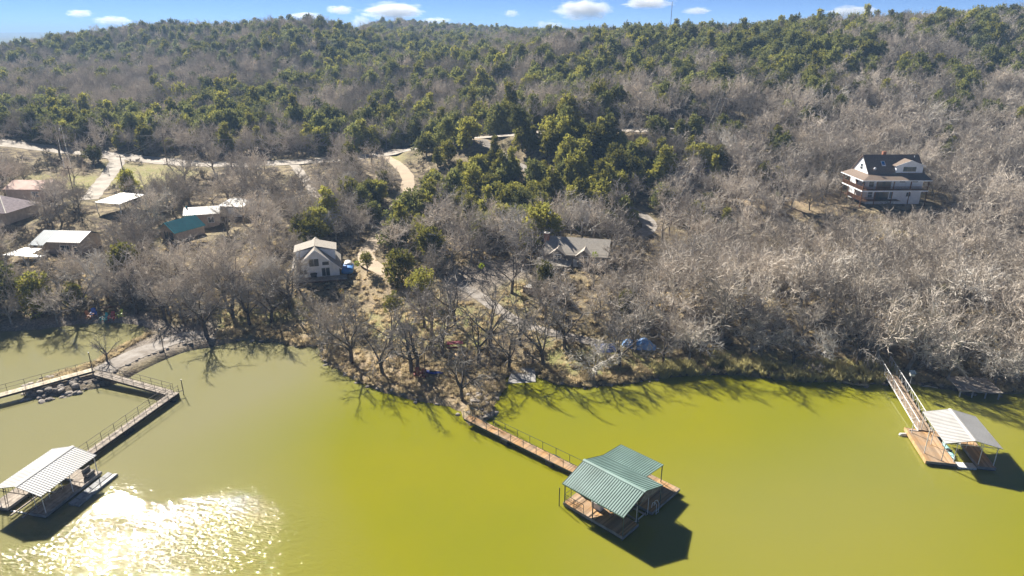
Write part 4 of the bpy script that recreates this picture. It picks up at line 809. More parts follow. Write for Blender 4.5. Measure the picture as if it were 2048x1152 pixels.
picnic_table('picnic_table', 'dark red picnic table under the bare trees of the point', tuple(G(910,697)), R(8), colour('dark_red', (.22,.02,.04)), M_WOODD, 1.25)
picnic_table('picnic_table', 'tan timber picnic table in front of the dark red one', tuple(G(921,720)), R(-15), colour('tan_timber', (.55,.38,.2), .8), M_WOODG)
picnic_table('picnic_table', 'dark picnic table behind the coloured lawn chairs', tuple(G(222,624)), R(20), M_WOODD, M_WOODD, 1.2)
p = G(866,748); kayak('kayak', 'dark blue kayak lying on the grass behind the red chairs', (p[0], p[1], p[2]+.05), R(-12), colour('kayak_blue', (.03,.08,.42)), 3.0)
# blue tarpaulin over a boat
p = G(1277,697); e = thing('tarp_covered_boat', 'boat under a crumpled blue and white tarpaulin on the lawn', 'boat', tuple(p), R(-14)); rs = random.Random(3); n = 22; m_ = 12; vs = []
for i in range(n):
    for j in range(m_):
        u, v = i/(n-1)*2-1, j/(m_-1)*2-1; r = max(0, 1 - abs(u)**3) * max(0, 1 - abs(v)**2.2); vs.append((u*2.5+rs.uniform(-.07,.07), v*1.15*(1-.25*abs(u)**2)+rs.uniform(-.07,.07), .12+1.15*r**.6*(1+.25*math.sin(u*5))+rs.uniform(-.08,.08)))
MB().add(vs, [(i*m_+j,(i+1)*m_+j,(i+1)*m_+j+1,i*m_+j+1) for i in range(n-1) for j in range(m_-1)]).build('tarp', mat('tarp', (.03,.22,.62), .45, .2, .9, spec=.4, col2=(.28,.42,.62)), e)
MB().path([(-2.3,0,.35),(0,0,.15),(2.3,0,.4)],[.3,.6,.25],8).build('hull', M_FLOAT, e); MB().beam((-2.4,0,.1),(3.2,0,.1),.12).build('trailer_frame', M_ALU, e)
for s in (-.7,.7): tb((0,s-.08,.25),(0,s+.08,.25),.25,n=12).build('wheel', M_BLACK, e)
# canopy by the bank
p = G(1212,722); e = thing('canopy', 'dark blue canopy tent on thin legs behind the pale tree at the bank', 'canopy', tuple(p), R(5)); q = [(-1.6,-1.5,1.9),(1.6,-1.5,1.9),(1.6,1.5,1.9),(-1.6,1.5,1.9)]
for k in range(4): MB().slab([q[k],q[(k+1)%4],(0,0,2.6)],.03).build('canopy_panel', colour('navy_fabric', (.03,.045,.12), .8), e); tb((q[k][0]*.97,q[k][1]*.97,-.3),(q[k][0]*.97,q[k][1]*.97,1.9),.03).build('leg', M_ALU, e)
# boat ramp, retaining wall, path steps
ra = [G(1018,752), G(1078,750), G(1070,738), G(1026,736)]
e = tag(MB().slab([(*W(1012,775,-.15)[:2],-.15),(*W(1072,772,-.15)[:2],-.15),(ra[2][0],ra[2][1],ra[2][2]+.14),(ra[3][0],ra[3][1],ra[3][2]+.14)],.35).build('boat_ramp', M_CONC), 'pale concrete boat ramp running into the cove right of the point', 'boat ramp')
p0, p1 = G(1046,588), G(1112,604); e = thing('retaining_wall', 'dark timber retaining wall below the grey cottage', 'wall', tuple(p0), math.atan2(p1[1]-p0[1], p1[0]-p0[0])); L_ = float(np.hypot(*(p1-p0)[:2]))
for k in range(4): B(0,L_,-.1+.01*(k%2),.15,-.5+k*.42,-.5+k*.42+.4).build('timber', M_WOODD, e)
MB().box(0,L_,.18,3.6,-.6,1.1).build('terrace', M_CONC, e)
p0, p1 = G(1108,598), G(1160,606)
p = G(688, 640); e = thing('yellow_ornament', 'small bright yellow ornament on a pole among bare branches below the pale gabled house', 'ornament', tuple(p)); tb((0,0,0),(0,0,4.6),.03).build('pole', M_RUST, e)
for k in range(8): a_ = k*math.pi/4; MB().slab([(.12*math.cos(a_),-.05,4.9+.12*math.sin(a_)),(.45*math.cos(a_-.3),-.08,4.9+.45*math.sin(a_-.3)),(.5*math.cos(a_+.1),-.02,4.9+.5*math.sin(a_+.1))],.03).build('petal', colour('bright_yellow', (.8,.62,.01)), e)
tb((0,-.14,4.9),(0,0,4.9),.14,n=10).build('hub', colour('orange_hub', (.6,.3,.01)), e)

# boulders
def boulder_mesh(seed, flat=.7):
    import bmesh
    rs = random.Random(seed); b = bmesh.new(); bmesh.ops.create_icosphere(b, subdivisions=2, radius=1); k = [Vector((rs.gauss(0,1), rs.gauss(0,1), rs.gauss(0,1))).normalized() for _ in range(9)]; c = [rs.uniform(.55,.9) for _ in k]
    for v in b.verts:
        for a_, d_ in zip(k, c):
            q = v.co.dot(a_)
            if q > d_: v.co -= a_ * (q - d_)
        v.co *= 1 + rs.uniform(-.05,.05); v.co.z *= flat
    me = bpy.data.meshes.new('boulder'); b.to_mesh(me); b.free(); me.materials.append(mat('boulder_rock', (.30,.265,.23), .95, .4, 1.2, .6, 6, spec=.1, objrand=.35)); return me
BOUL = [boulder_mesh(i, f) for i, f in enumerate((.7,.6,.8,.5,.4))]
def boulders(pts, s0, s1, label, group, flat=None):
    for x, y in pts:
        o = bpy.data.objects.new('boulder', BOUL[random.randrange(4) if flat is None else flat]); COL.objects.link(o); s = random.uniform(s0, s1)
        o.location = (x, y, max(H(x, y), -.1) + s * .15); o.rotation_euler = (random.uniform(-.2,.2), random.uniform(-.2,.2), random.uniform(0,6.28)); o.scale = (s * random.uniform(.8,1.4), s * random.uniform(.8,1.2), s); tag(o, label, 'boulder', group)
def along(lo, hi, step, jit, side=0.0):
    r = []
    for i in range(len(SH)-1):
        (ax, ay), (bx, by) = SH[i], SH[i+1]; qx, qy, _ = proj(ax, ay, 0); k = i
        if lo <= i < hi:
            n = max(1, int(math.hypot(bx-ax, by-ay)/step))
            for j in range(n): t = (j+random.random())/n; r.append((ax+(bx-ax)*t+random.uniform(-jit,jit), ay+(by-ay)*t+random.uniform(-jit,jit)))
    return r
def shore_index(p): q = W(*p)[:2]; return int(np.argmin([math.hypot(a_-q[0], b_-q[1]) for a_, b_ in SH]))
i_tip0, i_tip1, i_s, i_n = shore_index((150,742)), shore_index((190,764)), shore_index((420,686)), shore_index((303,662))
tip = [tuple(W(random.gauss(95,38), random.gauss(781,12))[:2]) for _ in range(150)]
boulders([q for q in tip if abs(float(lookup(SDG, q[0], q[1]))) < 1.6], .18, .55, 'grey boulder heaped at the tip of the causeway', 'boulders at the causeway tip')
boulders(along(i_tip1, i_s, .9, .3), .15, .42, 'boulder edging the lake side of the causeway', 'boulders on the lake side of the causeway')
boulders(along(i_n, i_tip0, 1.1, .3), .14, .36, 'boulder edging the lagoon side of the causeway', 'boulders on the lagoon side of the causeway')
boulders(along(i_s, shore_index((632,692)), 1.2, .35), .2, .6, 'dark boulder along the brown bank right of the causeway', 'boulders on the brown bank')
boulders(along(shore_index((640,715)), shore_index((922,826)), 1.3, .5), .15, .45, 'rock on the left bank of the point', 'rocks on the left bank of the point')
boulders([tuple(G(random.uniform(935,995), random.uniform(785,838))[:2]) for _ in range(34)], .25, .5, 'flat stepping stone at the head of the green roofed dock gangway', 'flat stones at the gangway head', 4)
boulders(along(shore_index((1105,768)), shore_index((1330,756)), 1.6, .4), .15, .4, 'rock on the bank between the boat ramp and the reeds', 'rocks between boat ramp and reeds')
boulders(along(shore_index((1720,769)), shore_index((2048,787)), 1.5, .6), .2, .55, 'rock on the shaded bank around the white gangway', 'rocks on the right bank')
p = G(262, 668); tag(MB().path([(p[0]-1.4,p[1]+.5,p[2]+.25),(p[0],p[1],p[2]+.2),(p[0]+.9,p[1]-.8,p[2]+.15)],[.16,.2,.12],8).build('driftwood_log', mat('driftwood', (.6,.54,.46), .9, .2, 3, spec=.1), None, True), 'bleached driftwood log on the lagoon bank', 'log')
for a_, b_, lb, rz, L_ in ((640,704,'bleached fallen trunk on the bank right of the small cove',-35,2.6),(1006,740,'pale fallen branch leaning beside the boat ramp',60,2.4),(1052,712,'pale fallen branch on the lawn above the boat ramp',-50,2.0),(1838,775,'pale dead branch over the water right of the lamp pole',-40,2.2)):
    p = G(a_, b_); e = tag(MB().path([(0,0,.12),(L_*.5,.15,.3),(L_,0,.2)],[.09,.08,.04],6).build('fallen_branch', MATS['driftwood'], None, True), lb, 'branch', 'fallen branches'); e.location = p; e.rotation_euler = (0, -.2, R(rz))
# clumps of mistletoe in the bare crowns
for a_, b_, hh, lb in ((963,585,4.8,'yellow green mistletoe clump in a tree left of the retaining wall'),(718,505+70,4.5,'yellow green mistletoe clump right of the tan driveway'),(1188,560,4.4,'yellow green mistletoe clump in front of the grey cottage roof'),(1655,330,4.2,'left one of two mistletoe clumps above the white house'),(1672,328,4.6,'right one of two mistletoe clumps above the white house'),(1496,330,4.5,'mistletoe clump in the bare wood left of the white house'),(1550,430,4.6,'mistletoe clump below the dirt yard of the white house')):
    p = G(a_, b_); rs = random.Random(a_); m_ = MB()
    for k in range(90):
        d_ = Vector((rs.gauss(0,1), rs.gauss(0,1), rs.gauss(0,1))).normalized()*rs.uniform(.15,.45); s_ = Vector((rs.gauss(0,1), rs.gauss(0,1), rs.gauss(0,1))).normalized()*.09; t_ = d_.normalized()*.2; m_.add([d_-s_, d_+s_, d_+t_+s_*.5, d_+t_-s_*.5], [(0,1,2,3)])
    o = tag(m_.build('mistletoe', MATS.get('mistletoe') or mat('mistletoe', (.26,.32,.02), .8, .3, 2, spec=.1, transl=.4)), lb, 'mistletoe', 'mistletoe clumps'); o.location = (p[0], p[1], p[2]+hh)
# ------------------------------------------------------------------ trees
def bare_tree(seed, Ht=6.5, spread=1.0, limbs=5, sub=6, sub2=6, tw=6, tww=.036, trunk_r=.17, droop=0.0, thick=1.0):
    rs = random.Random(seed); TR, CR = MB(), MB()
    def rv(): return Vector((rs.gauss(0,1), rs.gauss(0,1), rs.gauss(0,1)))
    def walk(p, d, L, k, wig, up):
        pts = [p]
        for i in range(k):
            d = (d + rv() * wig + Vector((0,0,up))).normalized(); p = p + d * (L / k); pts.append(p)
        return pts, d
    def at(pts, t):
        q = t * (len(pts) - 1); i = min(int(q), len(pts) - 2); return pts[i].lerp(pts[i+1], q - i), (pts[i+1] - pts[i]).normalized()
    def off(d, ang):
        a = d.orthogonal().normalized(); a.rotate(Matrix.Rotation(rs.uniform(0, 6.283), 3, d)); return (d * math.cos(ang) + a * math.sin(ang)).normalized()
    def blade(p, d, L, w):
        s = d.cross(rv()).normalized() * (w / 2); m = p + d * (L * .55) + rv() * (L * .07); e = p + d * L + rv() * (L * .12)
        CR.add([p - s, p + s, m + s * .7, m - s * .7, e], [(0,1,2,3), (3,2,4)])
    tl = Ht * rs.uniform(.22, .32)
    tp, td = walk(Vector((0,0,-.4)), Vector((rs.uniform(-.12,.12), rs.uniform(-.12,.12), 1)), tl + .4, 4, .07, .1)
    TR.path(tp, [trunk_r * 1.25, trunk_r, trunk_r * .9, trunk_r * .85, trunk_r * .8], 7)
    a0 = rs.uniform(0, 6.28)
    for i in range(limbs):
        t = rs.uniform(.72, 1); p, _ = at(tp, t); az = a0 + i * 6.283 / limbs + rs.uniform(-.4, .4); el = rs.uniform(R(28), R(72)) if i else R(80)
        d = Vector((math.cos(az) * math.cos(el) * spread, math.sin(az) * math.cos(el) * spread, math.sin(el)))
        L1 = Ht * rs.uniform(.46, .62); r1 = trunk_r * rs.uniform(.42, .6)
        lp, ld = walk(p, d.normalized(), L1, 5, .17, .02)
        TR.path(lp, [r1 * (1 - .15 * k) for k in range(6)], 5)
        for j in range(sub):
            p2, d2 = at(lp, .22 + .78 * (j + rs.random()) / sub); L2 = L1 * rs.uniform(.38, .62); r2 = r1 * .42
            r2 = max(r2, .032 * thick); sp, sd_ = walk(p2, off(d2, rs.uniform(R(30), R(65))), L2, 3, .22, .06 - droop)
            CR.path(sp, [r2, r2 * .85, r2 * .7, r2 * .55], 4)
            for k in range(sub2):
                p3, d3 = at(sp, .15 + .85 * (k + rs.random()) / sub2); L3 = L2 * rs.uniform(.38, .6)
                up = (off(d3, rs.uniform(R(25), R(65))) + Vector((0, 0, .12 - droop * 2))).normalized()
                qp, _ = walk(p3, up, L3, 2, .2, .05 - droop)
                CR.path(qp, [.022 * thick, .017 * thick, .011 * thick], 3)
                for q in range(tw):
                    p4, d4 = at(qp, .1 + .9 * (q + rs.random()) / tw)
                    blade(p4, (off(d4, rs.uniform(R(15), R(65))) + Vector((0, 0, .1 - droop * 3))).normalized(), rs.uniform(.35, .75) * Ht / 6.5, tww)
    return TR, CR
def leafy_tree(seed, Ht=5.0, rad=2.4, n=420, leaf=.24, conic=.5, trunk_r=.14, clear=.12):
    """juniper or live oak: tufts of small leaf faces on short shoots spread through an uneven crown"""
    rs = random.Random(seed); TR, CR = MB(), MB()
    def rv(): return Vector((rs.gauss(0,1), rs.gauss(0,1), rs.gauss(0,1)))
    TR.path([Vector((0,0,-.4)), Vector((.05,.03,Ht*.35)), Vector((-.05,.05,Ht*.7))], [trunk_r*1.2, trunk_r, trunk_r*.4], 6)
    lobes = []
    for i in range(rs.randint(11, 15)):
        h = rs.uniform(clear, .92); rr = rad * ((1 - h) ** conic) * rs.uniform(.45, .95); az = rs.uniform(0, 6.28)
        lobes.append((Vector((math.cos(az) * rr * .72, math.sin(az) * rr * .72, Ht * h)), rad * rs.uniform(.3, .5) * (1.1 - .45 * h)))
    lobes.append((Vector((0, 0, Ht * .9)), rad * .28)); lobes.append((Vector((0, 0, Ht * .55)), rad * .5))
    for c, r in lobes:
        TR.path([Vector((0, 0, c.z * .55)), c.lerp(Vector((0, 0, c.z * .6)), .5), c], [trunk_r * .4, trunk_r * .25, trunk_r * .1], 4)
    tot = sum(r * r for _, r in lobes)
    for c, r in lobes:
        for k in range(int(n * r * r / tot)):
            d = rv().normalized(); d.z = d.z * .9 + .12; p = c + Vector((d.x * r, d.y * r, d.z * r * 1.05)) * rs.uniform(.55, 1.12)
            ax = (d + Vector((0, 0, .55)) + rv() * .3).normalized()
            for q in range(7):
                u = (ax + rv() * .55).normalized(); s = u.cross(rv()).normalized(); L = leaf * rs.uniform(.7, 1.5); w = leaf * rs.uniform(.22, .38)
                o = p + rv() * leaf * .35
                CR.add([o - s * w * .6, o + s * w * .6, o + u * L * .6 + s * w, o + u * L, o + u * L * .55 - s * w], [(0,1,2,3,4)])
    return TR, CR
M_BARK = mat('bark', (.28, .25, .215), .95, .4, 2.5, .6, 12, spec=.1, objrand=.25)
M_TWIG = mat('twigs', (.58, .52, .45), .95, .3, .6, spec=.1, objrand=.4, col2=(.41, .36, .30))
M_TWIGD = mat('dark_twigs', (.36, .33, .295), .95, .3, .8, spec=.1, objrand=.22, col2=(.25, .225, .20))
M_TWIGW = mat('pale_twigs', (.62, .575, .51), .95, .2, .8, spec=.1, objrand=.12)
M_JUN = mat('juniper_leaves', (.31, .28, .05), .8, .3, .7, spec=.1, objrand=.5, col2=(.175, .18, .045), transl=.5)
M_JUND = mat('dark_juniper_leaves', (.22, .215, .06), .8, .3, .7, spec=.1, objrand=.45, col2=(.14, .155, .052), transl=.48)
M_JUNP = mat('pale_juniper_leaves', (.26, .27, .14), .85, .3, .9, spec=.1, objrand=.25, col2=(.17, .19, .09), transl=.4)
M_JBARK = mat('juniper_bark', (.17, .13, .10), .95, .3, 3, .4, 12, spec=.1)
M_TUFT = mat('dry_grass', (.58, .475, .30), .95, .4, .7, spec=.1, objrand=.3, col2=(.44, .36, .21), transl=.45)
M_REED = mat('reeds', (.55, .48, .24), .95, .4, .7, spec=.1, objrand=.25, col2=(.40, .37, .15), transl=.45)
M_LEAFB = mat('mistletoe', (.22, .30, .02), .8, .3, 2, spec=.1, transl=.4)

class Proto:
    def __init__(s, name, tc, mt, mc):
        s.t = tc[0].mesh(name + '_trunk', mt, True); s.c = tc[1].mesh(name + '_crown', mc)
        a, b = tc; m = MB(); m.v = a.v + b.v; m.f = a.f + [tuple(i + len(a.v) for i in q) for q in b.f]
        me = m.mesh(name + '_whole', [mt, mc]); me.polygons.foreach_set('material_index', [0] * len(a.f) + [1] * len(b.f))
        s.o = bpy.data.objects.new(name + '_whole', me)          # never linked: only a source for the woodland's points
        z = [q[2] for q in m.v]; r = [math.hypot(q[0], q[1]) for q in m.v]; s.h = max(z); s.r = sorted(r)[int(len(r) * .95)]
BARE = [Proto('bare', bare_tree(100 + i, Ht=rh, spread=spd, limbs=lb, thick=tk), M_BARK, M_TWIG) for i, (rh, spd, lb, tk) in enumerate(((6.4,1.1,5,1.0),(6.0,1.35,6,1.2),(7.2,1.0,5,.95),(5.4,1.55,5,1.3),(6.6,1.2,6,1.1),(5.0,1.2,4,.85),(7.6,1.2,5,1.1)))]
WHITE = [Proto('pale_bare', bare_tree(200 + i, Ht=6.2, spread=1.5, limbs=6, droop=.05, thick=1.4), M_BARK, M_TWIGW) for i in range(2)]
SPARSE = [Proto('open_bare', bare_tree(300 + i, Ht=7.4, spread=1.15, limbs=5, sub=5, sub2=5, tw=5, tww=.032, trunk_r=.24, thick=.95), mat('dark_bark', (.12, .10, .085), .95, .4, 2.5, .6, 12, spec=.1), M_TWIGD) for i in range(4)]
JUN = [Proto('juniper', leafy_tree(400 + i, Ht=h, rad=r, conic=cn, n=480, leaf=.3), M_JBARK, M_JUN) for i, (h, r, cn) in enumerate(((5.0,2.7,.4),(4.2,3.0,.35),(5.8,2.4,.6),(4.6,2.5,.4),(3.6,2.4,.35),(6.6,2.2,.8)))]
JUND = [Proto('dark_juniper', leafy_tree(430 + i, Ht=h, rad=r, conic=cn, n=480, leaf=.3), M_JBARK, M_JUND) for i, (h, r, cn) in enumerate(((5.0,2.8,.4),(4.2,3.1,.35),(5.6,2.5,.55),(4.4,2.7,.4)))]
JUNP = [Proto('pale_juniper', leafy_tree(450 + i, Ht=4.6, rad=2.4, conic=.5), M_JBARK, M_JUNP) for i in range(2)]
OAK = [Proto('live_oak', leafy_tree(480 + i, Ht=5.2, rad=2.6, conic=.25, clear=.45, n=330), M_BARK, M_JUN) for i in range(2)]
SHRUB = [Proto('shrub', bare_tree(500 + i, Ht=2.4, spread=1.6, limbs=6, sub=5, sub2=5, tw=7, tww=.022, trunk_r=.05), M_BARK, mat('brush_twigs', (.22, .195, .165), .95, .3, .8, spec=.1, objrand=.3)) for i in range(2)]
def tuft(seed, n, h, w, lean, m):
    rs = random.Random(seed); b = MB()
    for i in range(n):
        a = rs.uniform(0, 6.28); r = rs.uniform(0, .28); p = Vector((math.cos(a) * r, math.sin(a) * r, -.05)); d = Vector((math.cos(a) * lean * rs.random(), math.sin(a) * lean * rs.random(), 1)).normalized()
        L = h * rs.uniform(.5, 1.1); s = Vector((-math.sin(a), math.cos(a), rs.uniform(-.3, .3))) * w
        b.add([p - s, p + s, p + d * L * .6 + s * .7, p + d * L + Vector((d.x, d.y, -.2)) * L * .25], [(0,1,2,3)])
    o = bpy.data.objects.new('tuft_source', b.mesh('tuft', m)); return o
TUFTS = [tuft(i, 60, .55, .03, 1.0, M_TUFT) for i in range(2)]
REEDS = [tuft(10 + i, 90, 1.5, .035, .55, M_REED) for i in range(2)]

def scatter(name, label, cat, srcs, pts, rots, scl, idx):
    """one object: points that carry a rotation, scale and source number, a real mesh copy standing at each"""
    me = bpy.data.meshes.new(name); me.vertices.add(len(pts)); me.vertices.foreach_set('co', np.asarray(pts, np.float32).ravel())
    for nm, ty, arr in (('rot', 'FLOAT_VECTOR', rots), ('scl', 'FLOAT_VECTOR', scl)):
        at = me.attributes.new(nm, ty, 'POINT'); at.data.foreach_set('vector', np.asarray(arr, np.float32).ravel())
    at = me.attributes.new('idx', 'INT', 'POINT'); at.data.foreach_set('value', np.asarray(idx, np.int32))
    o = bpy.data.objects.new(name, me); COL.objects.link(o); tag(o, label, cat); o['kind'] = 'stuff'
    g = bpy.data.node_groups.new(name, 'GeometryNodeTree'); g.interface.new_socket('Geometry', in_out='INPUT', socket_type='NodeSocketGeometry'); g.interface.new_socket('Geometry', in_out='OUTPUT', socket_type='NodeSocketGeometry')
    N = g.nodes.new; L = g.links.new; gi, gout = N('NodeGroupInput'), N('NodeGroupOutput')
    jn = N('GeometryNodeJoinGeometry')
    for s in reversed(srcs):
        oi = N('GeometryNodeObjectInfo'); oi.inputs['Object'].default_value = s; oi.inputs['As Instance'].default_value = False
        gti = N('GeometryNodeGeometryToInstance'); L(oi.outputs['Geometry'], gti.inputs[0]); L(gti.outputs[0], jn.inputs[0])
    ip = N('GeometryNodeInstanceOnPoints'); L(gi.outputs[0], ip.inputs['Points']); L(jn.outputs[0], ip.inputs['Instance']); ip.inputs['Pick Instance'].default_value = True
    for nm, dt, so_ in (('idx', 'INT', 'Instance Index'), ('rot', 'FLOAT_VECTOR', 'Rotation'), ('scl', 'FLOAT_VECTOR', 'Scale')):
        na = N('GeometryNodeInputNamedAttribute'); na.data_type = dt; na.inputs['Name'].default_value = nm
        out = [q for q in na.outputs if q.enabled and q.name == 'Attribute'][0]
        if nm == 'rot':
            er = N('FunctionNodeEulerToRotation'); L(out, er.inputs[0]); out = er.outputs[0]
        L(out, ip.inputs[so_])
    L(ip.outputs[0], gout.inputs[0])
    md = o.modifiers.new('scatter', 'NODES'); md.node_group = g
    return o

# share of evergreens over the frame, rows every 50 px from y = 50, columns every 128 px from x = 64
JMAP = np.array([
 [.15,.15,.15,.15,.2,.3,.4,.3,.4,.4,.5,.45,.5,.5,.4,.4],
 [.3,.45,.45,.35,.4,.6,.6,.4,.4,.45,.55,.6,.7,.65,.5,.45],
 [.3,.12,.08,.08,.15,.5,.5,.3,.4,.5,.45,.5,.55,.45,.5,.4],
 [.3,.2,.25,.5,.6,.6,.6,.5,.4,.25,.2,.1,.06,.05,.08,.12],
 [.6,.6,.65,.75,.8,.75,.6,.5,.4,.45,.35,.15,.05,.03,.03,.12],
 [.03,.03,.03,.15,.2,.25,.4,.85,.85,.8,.75,.4,.1,.03,.03,.05],
 [.03,.05,.05,.04,.05,.25,.85,1,.95,.9,.8,.3,.08,0,0,.03],
 [.02,.02,.05,.03,.04,.3,.85,.95,.85,.75,.45,.08,.04,0,0,.03],
 [.02,.02,.02,.02,.06,.3,.85,.4,.15,.12,.1,.05,.02,0,.02,.02],
 [.03,.03,.03,.03,.06,.25,.75,.2,.05,.05,.05,.03,.02,.02,.02,.02],
 [.12,.1,.05,.05,.05,.1,.5,.2,.03,.03,.04,.03,.02,.02,.02,.02],
 [.2,.15,.05,.03,.03,.05,.3,.15,.02,.03,.05,.02,.01,.01,.03,.01],
 [.1,.05,.0,.0,.0,.0,.05,.02,.0,.0,.0,.0,.0,.0,.0,.0]])
def jshare(px, py):
    a = np.clip((py - 50) / 50, 0, 11.999); b = np.clip((px - 64) / 128, 0, 14.999); i = a.astype(int); j = b.astype(int); a -= i; b -= j
    return (JMAP[i,j]*(1-a)+JMAP[i+1,j]*a)*(1-b) + (JMAP[i,j+1]*(1-a)+JMAP[i+1,j+1]*a)*b
# what must stay in sight: (polygon in the frame, forward distance of the thing, chance that a tree in the way is dropped)
KEEP = [([(1678,292),(1868,292),(1872,400),(1680,402)],150,1),([(1087,462),(1232,468),(1228,512),(1090,512)],122,.75),([(598,470),(722,470),(722,552),(610,552)],118,.95),([(690,478),(800,478),(800,566),(700,566)],118,.9),
 ([(328,415),(450,415),(450,450),(385,468),(328,470)],155,.97),([(50,455),(182,458),(150,500),(40,512)],140,.6),([(205,386),(290,386),(290,414),(205,414)],185,.6),([(438,393),(525,393),(525,430),(438,425)],180,.7),([(8,369),(95,369),(95,400),(8,402)],190,.7),([(0,392),(60,398),(60,432),(0,440)],175,.6),
 ([(0,272),(210,298),(420,318),(420,340),(210,324),(0,300)],205,.93),([(222,312),(248,316),(220,380),(168,420),(160,405),(205,350)],200,.85),([(480,318),(780,304),(780,322),(480,336)],205,.7),([(742,300),(835,300),(838,385),(800,420),(790,380),(742,320)],190,.5),([(780,296),(985,266),(985,284),(790,312)],205,.75),
 ([(890,535),(965,525),(1000,560),(940,610),(895,600)],112,.6),([(190,640),(430,640),(430,690),(190,750)],84,.96),([(1105,690),(1330,680),(1340,752),(1110,760)],97,.97),([(1242,672),(1310,672),(1310,704),(1242,704)],92,1),([(1185,690),(1240,690),(1240,728),(1185,728)],90,1),
 ([(730,560),(800,565),(790,660),(730,640)],105,.8),([(1440,378),(1690,385),(1690,418),(1460,408)],148,.75),([(1000,560),(1060,565),(1050,620),(1005,620)],105,.85),([(175,615),(255,615),(255,650),(175,650)],92,.98),
 ([(890,300),(960,300),(1000,345),(960,330)],190,.5),([(1380,700),(1800,700),(1800,760),(1380,755)],92,.9),([(590,335),(645,370),(650,415),(620,400),(590,360)],195,.35),([(1255,405),(1320,430),(1310,475),(1275,450)],135,.8),([(640,680),(1000,680),(1000,850),(640,760)],95,.97),([(930,600),(1100,640),(1110,700),(960,690)],96,.6),([(1560,330),(1680,330),(1680,400),(1560,400)],148,.3)]
TREES = []       # (proto list, index, x, y, z, scale, kind)
def placed_ok(x, y, z, h, r):
    cx, cy, d = proj(x, y, z + h * .58); rp = FOC * r / d; hp = FOC * h * .42 / d
    for poly, Yk, pr in KEEP:
        if y > Yk: continue
        xs = [cx, cx - rp * .8, cx + rp * .8, cx, cx, cx - rp * .55, cx + rp * .55]; ys = [cy, cy, cy, cy - hp * .9, cy + hp * .7, cy - hp * .6, cy - hp * .6]
        if inpoly(xs, ys, poly).any() and random.random() < pr: return False
    return True
# candidate spots: jittered grid, finer where trees are small in number per area
gx, gy = [], []
cell = 4.25
for yy in np.arange(66, 980, cell):
    xm = min(yy * .95 + 40, 620); k = np.arange(-xm, xm, cell if yy < 420 else cell * 1.25); gx.append(k); gy.append(np.full(k.shape, yy))
gx = np.concatenate(gx); gy = np.concatenate(gy); gx += RNG.uniform(-1.6, 1.6, gx.shape); gy += RNG.uniform(-1.6, 1.6, gy.shape)
gz = lookup(GZ, gx, gy); gs = lookup(SDG, gx, gy)
px, py, dep = proj(gx, gy, gz + 3)
ok = (gs > 1.5) & (px > -160) & (px < 2210) & (py < 780)
for r in ROADS.values(): ok &= lookup(r['d'], gx, gy) > r['w'] / 2 + 1.6
for k, (hx, hy, hz) in PADS.items(): ok &= np.hypot(gx - hx, gy - hy) > {'white':11,'grey':9,'brown':9.5,'carport':6,'shed':6}.get(k, 8.5)
# line of sight: skip ground that lies behind the ridges
vis = np.ones(gx.shape, bool)
for t in np.linspace(.15, .97, 42):
    vis &= lookup(GZ, gx * t, gy * t) - 1.5 < CAMZ + (gz + 7 - CAMZ) * t
ok &= vis
gx, gy, gz, gs, px, py = (q[ok] for q in (gx, gy, gz, gs, px, py))
js = jshare(px, py); js = np.where((py > 60) & (py < 275), np.clip(js * 1.12, 0, .95), js); clump = np.clip(.5 + .35 * wob(gx, gy, 11, 5) + .4 * wob(gx, gy, 31, 7), 0, 1); js = np.clip(np.where((js > .5) & (py > 275), js * (.75 + .5 * clump), js * (.15 + 1.6 * clump)), 0, 1)
lawn = lookup(Z_LAWN, gx, gy); stone = lookup(Z_STONE, gx, gy); dirt = lookup(Z_DIRT, gx, gy)
u = RNG.random(gx.shape)
for i in range(len(gx)):
    x, y, z = gx[i], gy[i], gz[i]
    if (lawn[i] > .4 and random.random() < (.72 if y < 130 else .25)) or stone[i] > .4 or (dirt[i] > .4 and random.random() < (.7 if y < 100 else .3)): continue
    if u[i] < js[i]:
        pale = py[i] < 150 and random.random() < (.45 if px[i] < 700 else .15)
        ps = JUNP if pale else (JUND if random.random() < (.75 if py[i] < 275 else .25) else JUN); s = random.choice((random.uniform(.7, 1.1), random.uniform(1.0, 1.5), random.uniform(1.2, 1.75))); kind = 'j'
    else:
        ps = BARE if random.random() > .03 else WHITE; s = random.choice((random.uniform(.75, 1.1), random.uniform(1.0, 1.4), random.uniform(1.25, 1.7))); kind = 'b'
        if py[i] < 130: s *= .85
    if kind == 'j' and py[i] < 275: s *= 1.12
    k = random.randrange(len(ps))
    if not placed_ok(x, y, z, ps[k].h * s, ps[k].r * s): continue
    TREES.append((ps, k, x, y, z, s, kind))
